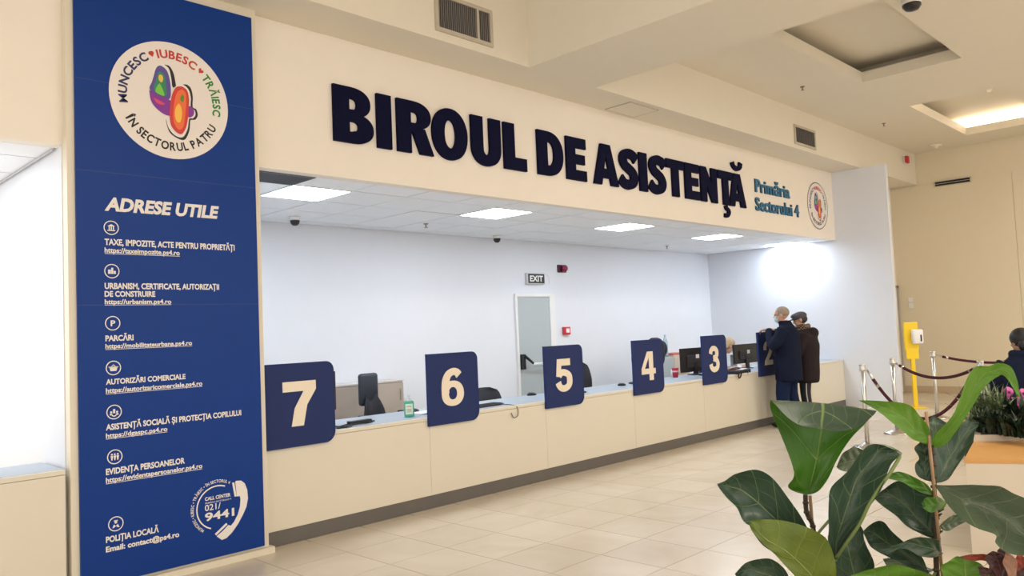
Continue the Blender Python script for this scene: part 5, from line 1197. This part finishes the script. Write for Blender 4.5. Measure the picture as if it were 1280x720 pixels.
def striped(name, a, b):
    m = bpy.data.materials.new(name); m.use_nodes = True; nt = m.node_tree; nz = nt.nodes.new('ShaderNodeTexNoise'); tc = nt.nodes.new('ShaderNodeTexCoord'); nz.inputs['Scale'].default_value = 30
    cr = nt.nodes.new('ShaderNodeValToRGB'); cr.color_ramp.elements[0].color = (*a, 1); cr.color_ramp.elements[1].color = (*b, 1); cr.color_ramp.elements[0].position = .45; cr.color_ramp.elements[1].position = .68
    nt.links.new(tc.outputs['Object'], nz.inputs['Vector']); nt.links.new(nz.outputs['Fac'], cr.inputs[0]); nt.links.new(cr.outputs[0], nt.nodes['Principled BSDF'].inputs['Base Color']); nt.nodes['Principled BSDF'].inputs['Roughness'].default_value = .45; return m
SG = striped('striped grass leaf', (.05, .10, .035), (.34, .38, .20)); DG = striped('dark planter leaf', (.006, .018, .01), (.03, .06, .025))
for k, (px, dp, lab) in enumerate(((1224, 6.1, 'striped grassy plant at the left end of the rear planter'), (1237, 6.25, 'striped grassy plant, second from the left end of the rear planter'), (1249, 6.0, 'striped grassy plant just left of the magenta orchids'), (1263, 6.1, 'dark leafy plant beneath the magenta orchids'), (1279, 5.9, 'dark leafy plant at the photo edge behind the bench board'))):
    p = att(px, 552, dp); blades('grass_plant', lab, p.x, p.y, 46 if k < 3 else 55, .40 if k < 3 else .30, .22, SG if k < 3 else DG, 'low plants in the rear planter', .011 if k < 3 else .022)
for k, px in enumerate(range(1222, 1286, 9)):
    dp = 5.98-(px-1217)/63*.42; p = att(px, 549, dp)
    blades('grass_plant', ['dark broad-leaved plant at the left corner of the white rim', 'dark low plant, second from the left corner of the white rim', 'dark low plant, third from the left corner of the white rim', 'dark low plant below the striped grass', 'dark low plant below the left orchid', 'dark low plant below the drooping leaf tip', 'dark low plant below the right orchid', 'dark low plant at the photo edge behind the rim'][k], p.x, p.y, 34, .20, .13, DG if k else SG, 'dark low plants along the white planter rim', .017)
for k in range(5):   # the planting goes on along the rim beyond the picture edge
    p = Vector((6.25, 1.10, 0))+Vector((.50, -.86, 0))*.28*k+Vector((.25, .1, 0))
    blades('grass_plant', ['striped grassy plant just beyond the right picture edge', 'dark leafy plant beyond the right picture edge, second along', 'striped grassy plant beyond the right picture edge, third along', 'dark leafy plant beyond the right picture edge, fourth along', 'striped grassy plant at the far end of the planter rim'][k], p.x, p.y, 40, .30, .18, DG if k % 2 else SG, 'plants beyond the picture edge', .016)
MAG = mat('magenta petal', (.50, .05, .28), .5, var=.3, scale=60); PNK = mat('pink petal', (.62, .14, .40), .5, var=.3, scale=60)
def orchid(label, px, dp, fl):
    b = att(px, 545, dp); b.z = .645; t = thing('orchid', label, 'flower', b, 0, 'magenta orchids in the rear planter')
    tips = []
    for k, (fx, fy) in enumerate(fl):
        c = att(fx, fy, dp-.05); bm = BM(); tube(bm, [q-b for q in spline([b, (b+c)/2+Vector((0, 0, .05)), c], 5)], .004, 6); build('flower_stem', bm, mat('orchid stem', (.04, .07, .02), .5), t)
        nrm = -(_f+Vector((0, 0, -.15))).normalized(); u = nrm.cross(Vector((0, 0, 1))).normalized(); w = u.cross(nrm)
        fe = None
        for j in range(5):
            a = R(90+72*j+k*17); d = u*math.cos(a)+w*math.sin(a); s = nrm.cross(d); bm = BM(); L_0 = .042
            vs_ = []
            for i, (l, ww) in enumerate(((0, .006), (.3, .018), (.6, .024), (.85, .018), (1, .004))):
                p = c-b+d*L_0*l-nrm*(.010*l*l)+nrm*.004
                vs_.append((bm.verts.new(p-s*ww), bm.verts.new(p+nrm*.003), bm.verts.new(p+s*ww)))
            for i in range(4):
                for q in (0, 1): bm.faces.new((vs_[i][q], vs_[i][q+1], vs_[i+1][q+1], vs_[i+1][q]))
            build('petal', bm, MAG if (j+k) % 2 else PNK, t, True)
        bm = BM(); ell(bm, c-b+nrm*.008, (.010, .010, .012), 8); build('flower_centre', bm, mat('orchid centre', (.30, .01, .12), .5), t, True)
orchid('magenta orchid with blooms left of the drooping leaf tip', 1258, 6.4, [(1253, 504), (1260, 500), (1256, 512), (1262, 516), (1261, 490)])
orchid('magenta orchid with pink blooms right of the drooping leaf tip', 1270, 6.45, [(1268, 503), (1274, 508), (1271, 514), (1276, 500), (1279, 492), (1281, 506)])
# ================================================================ label tidy
for o in list(bpy.data.objects):
    if o.type == 'EMPTY' and not o.children: bpy.data.objects.remove(o)
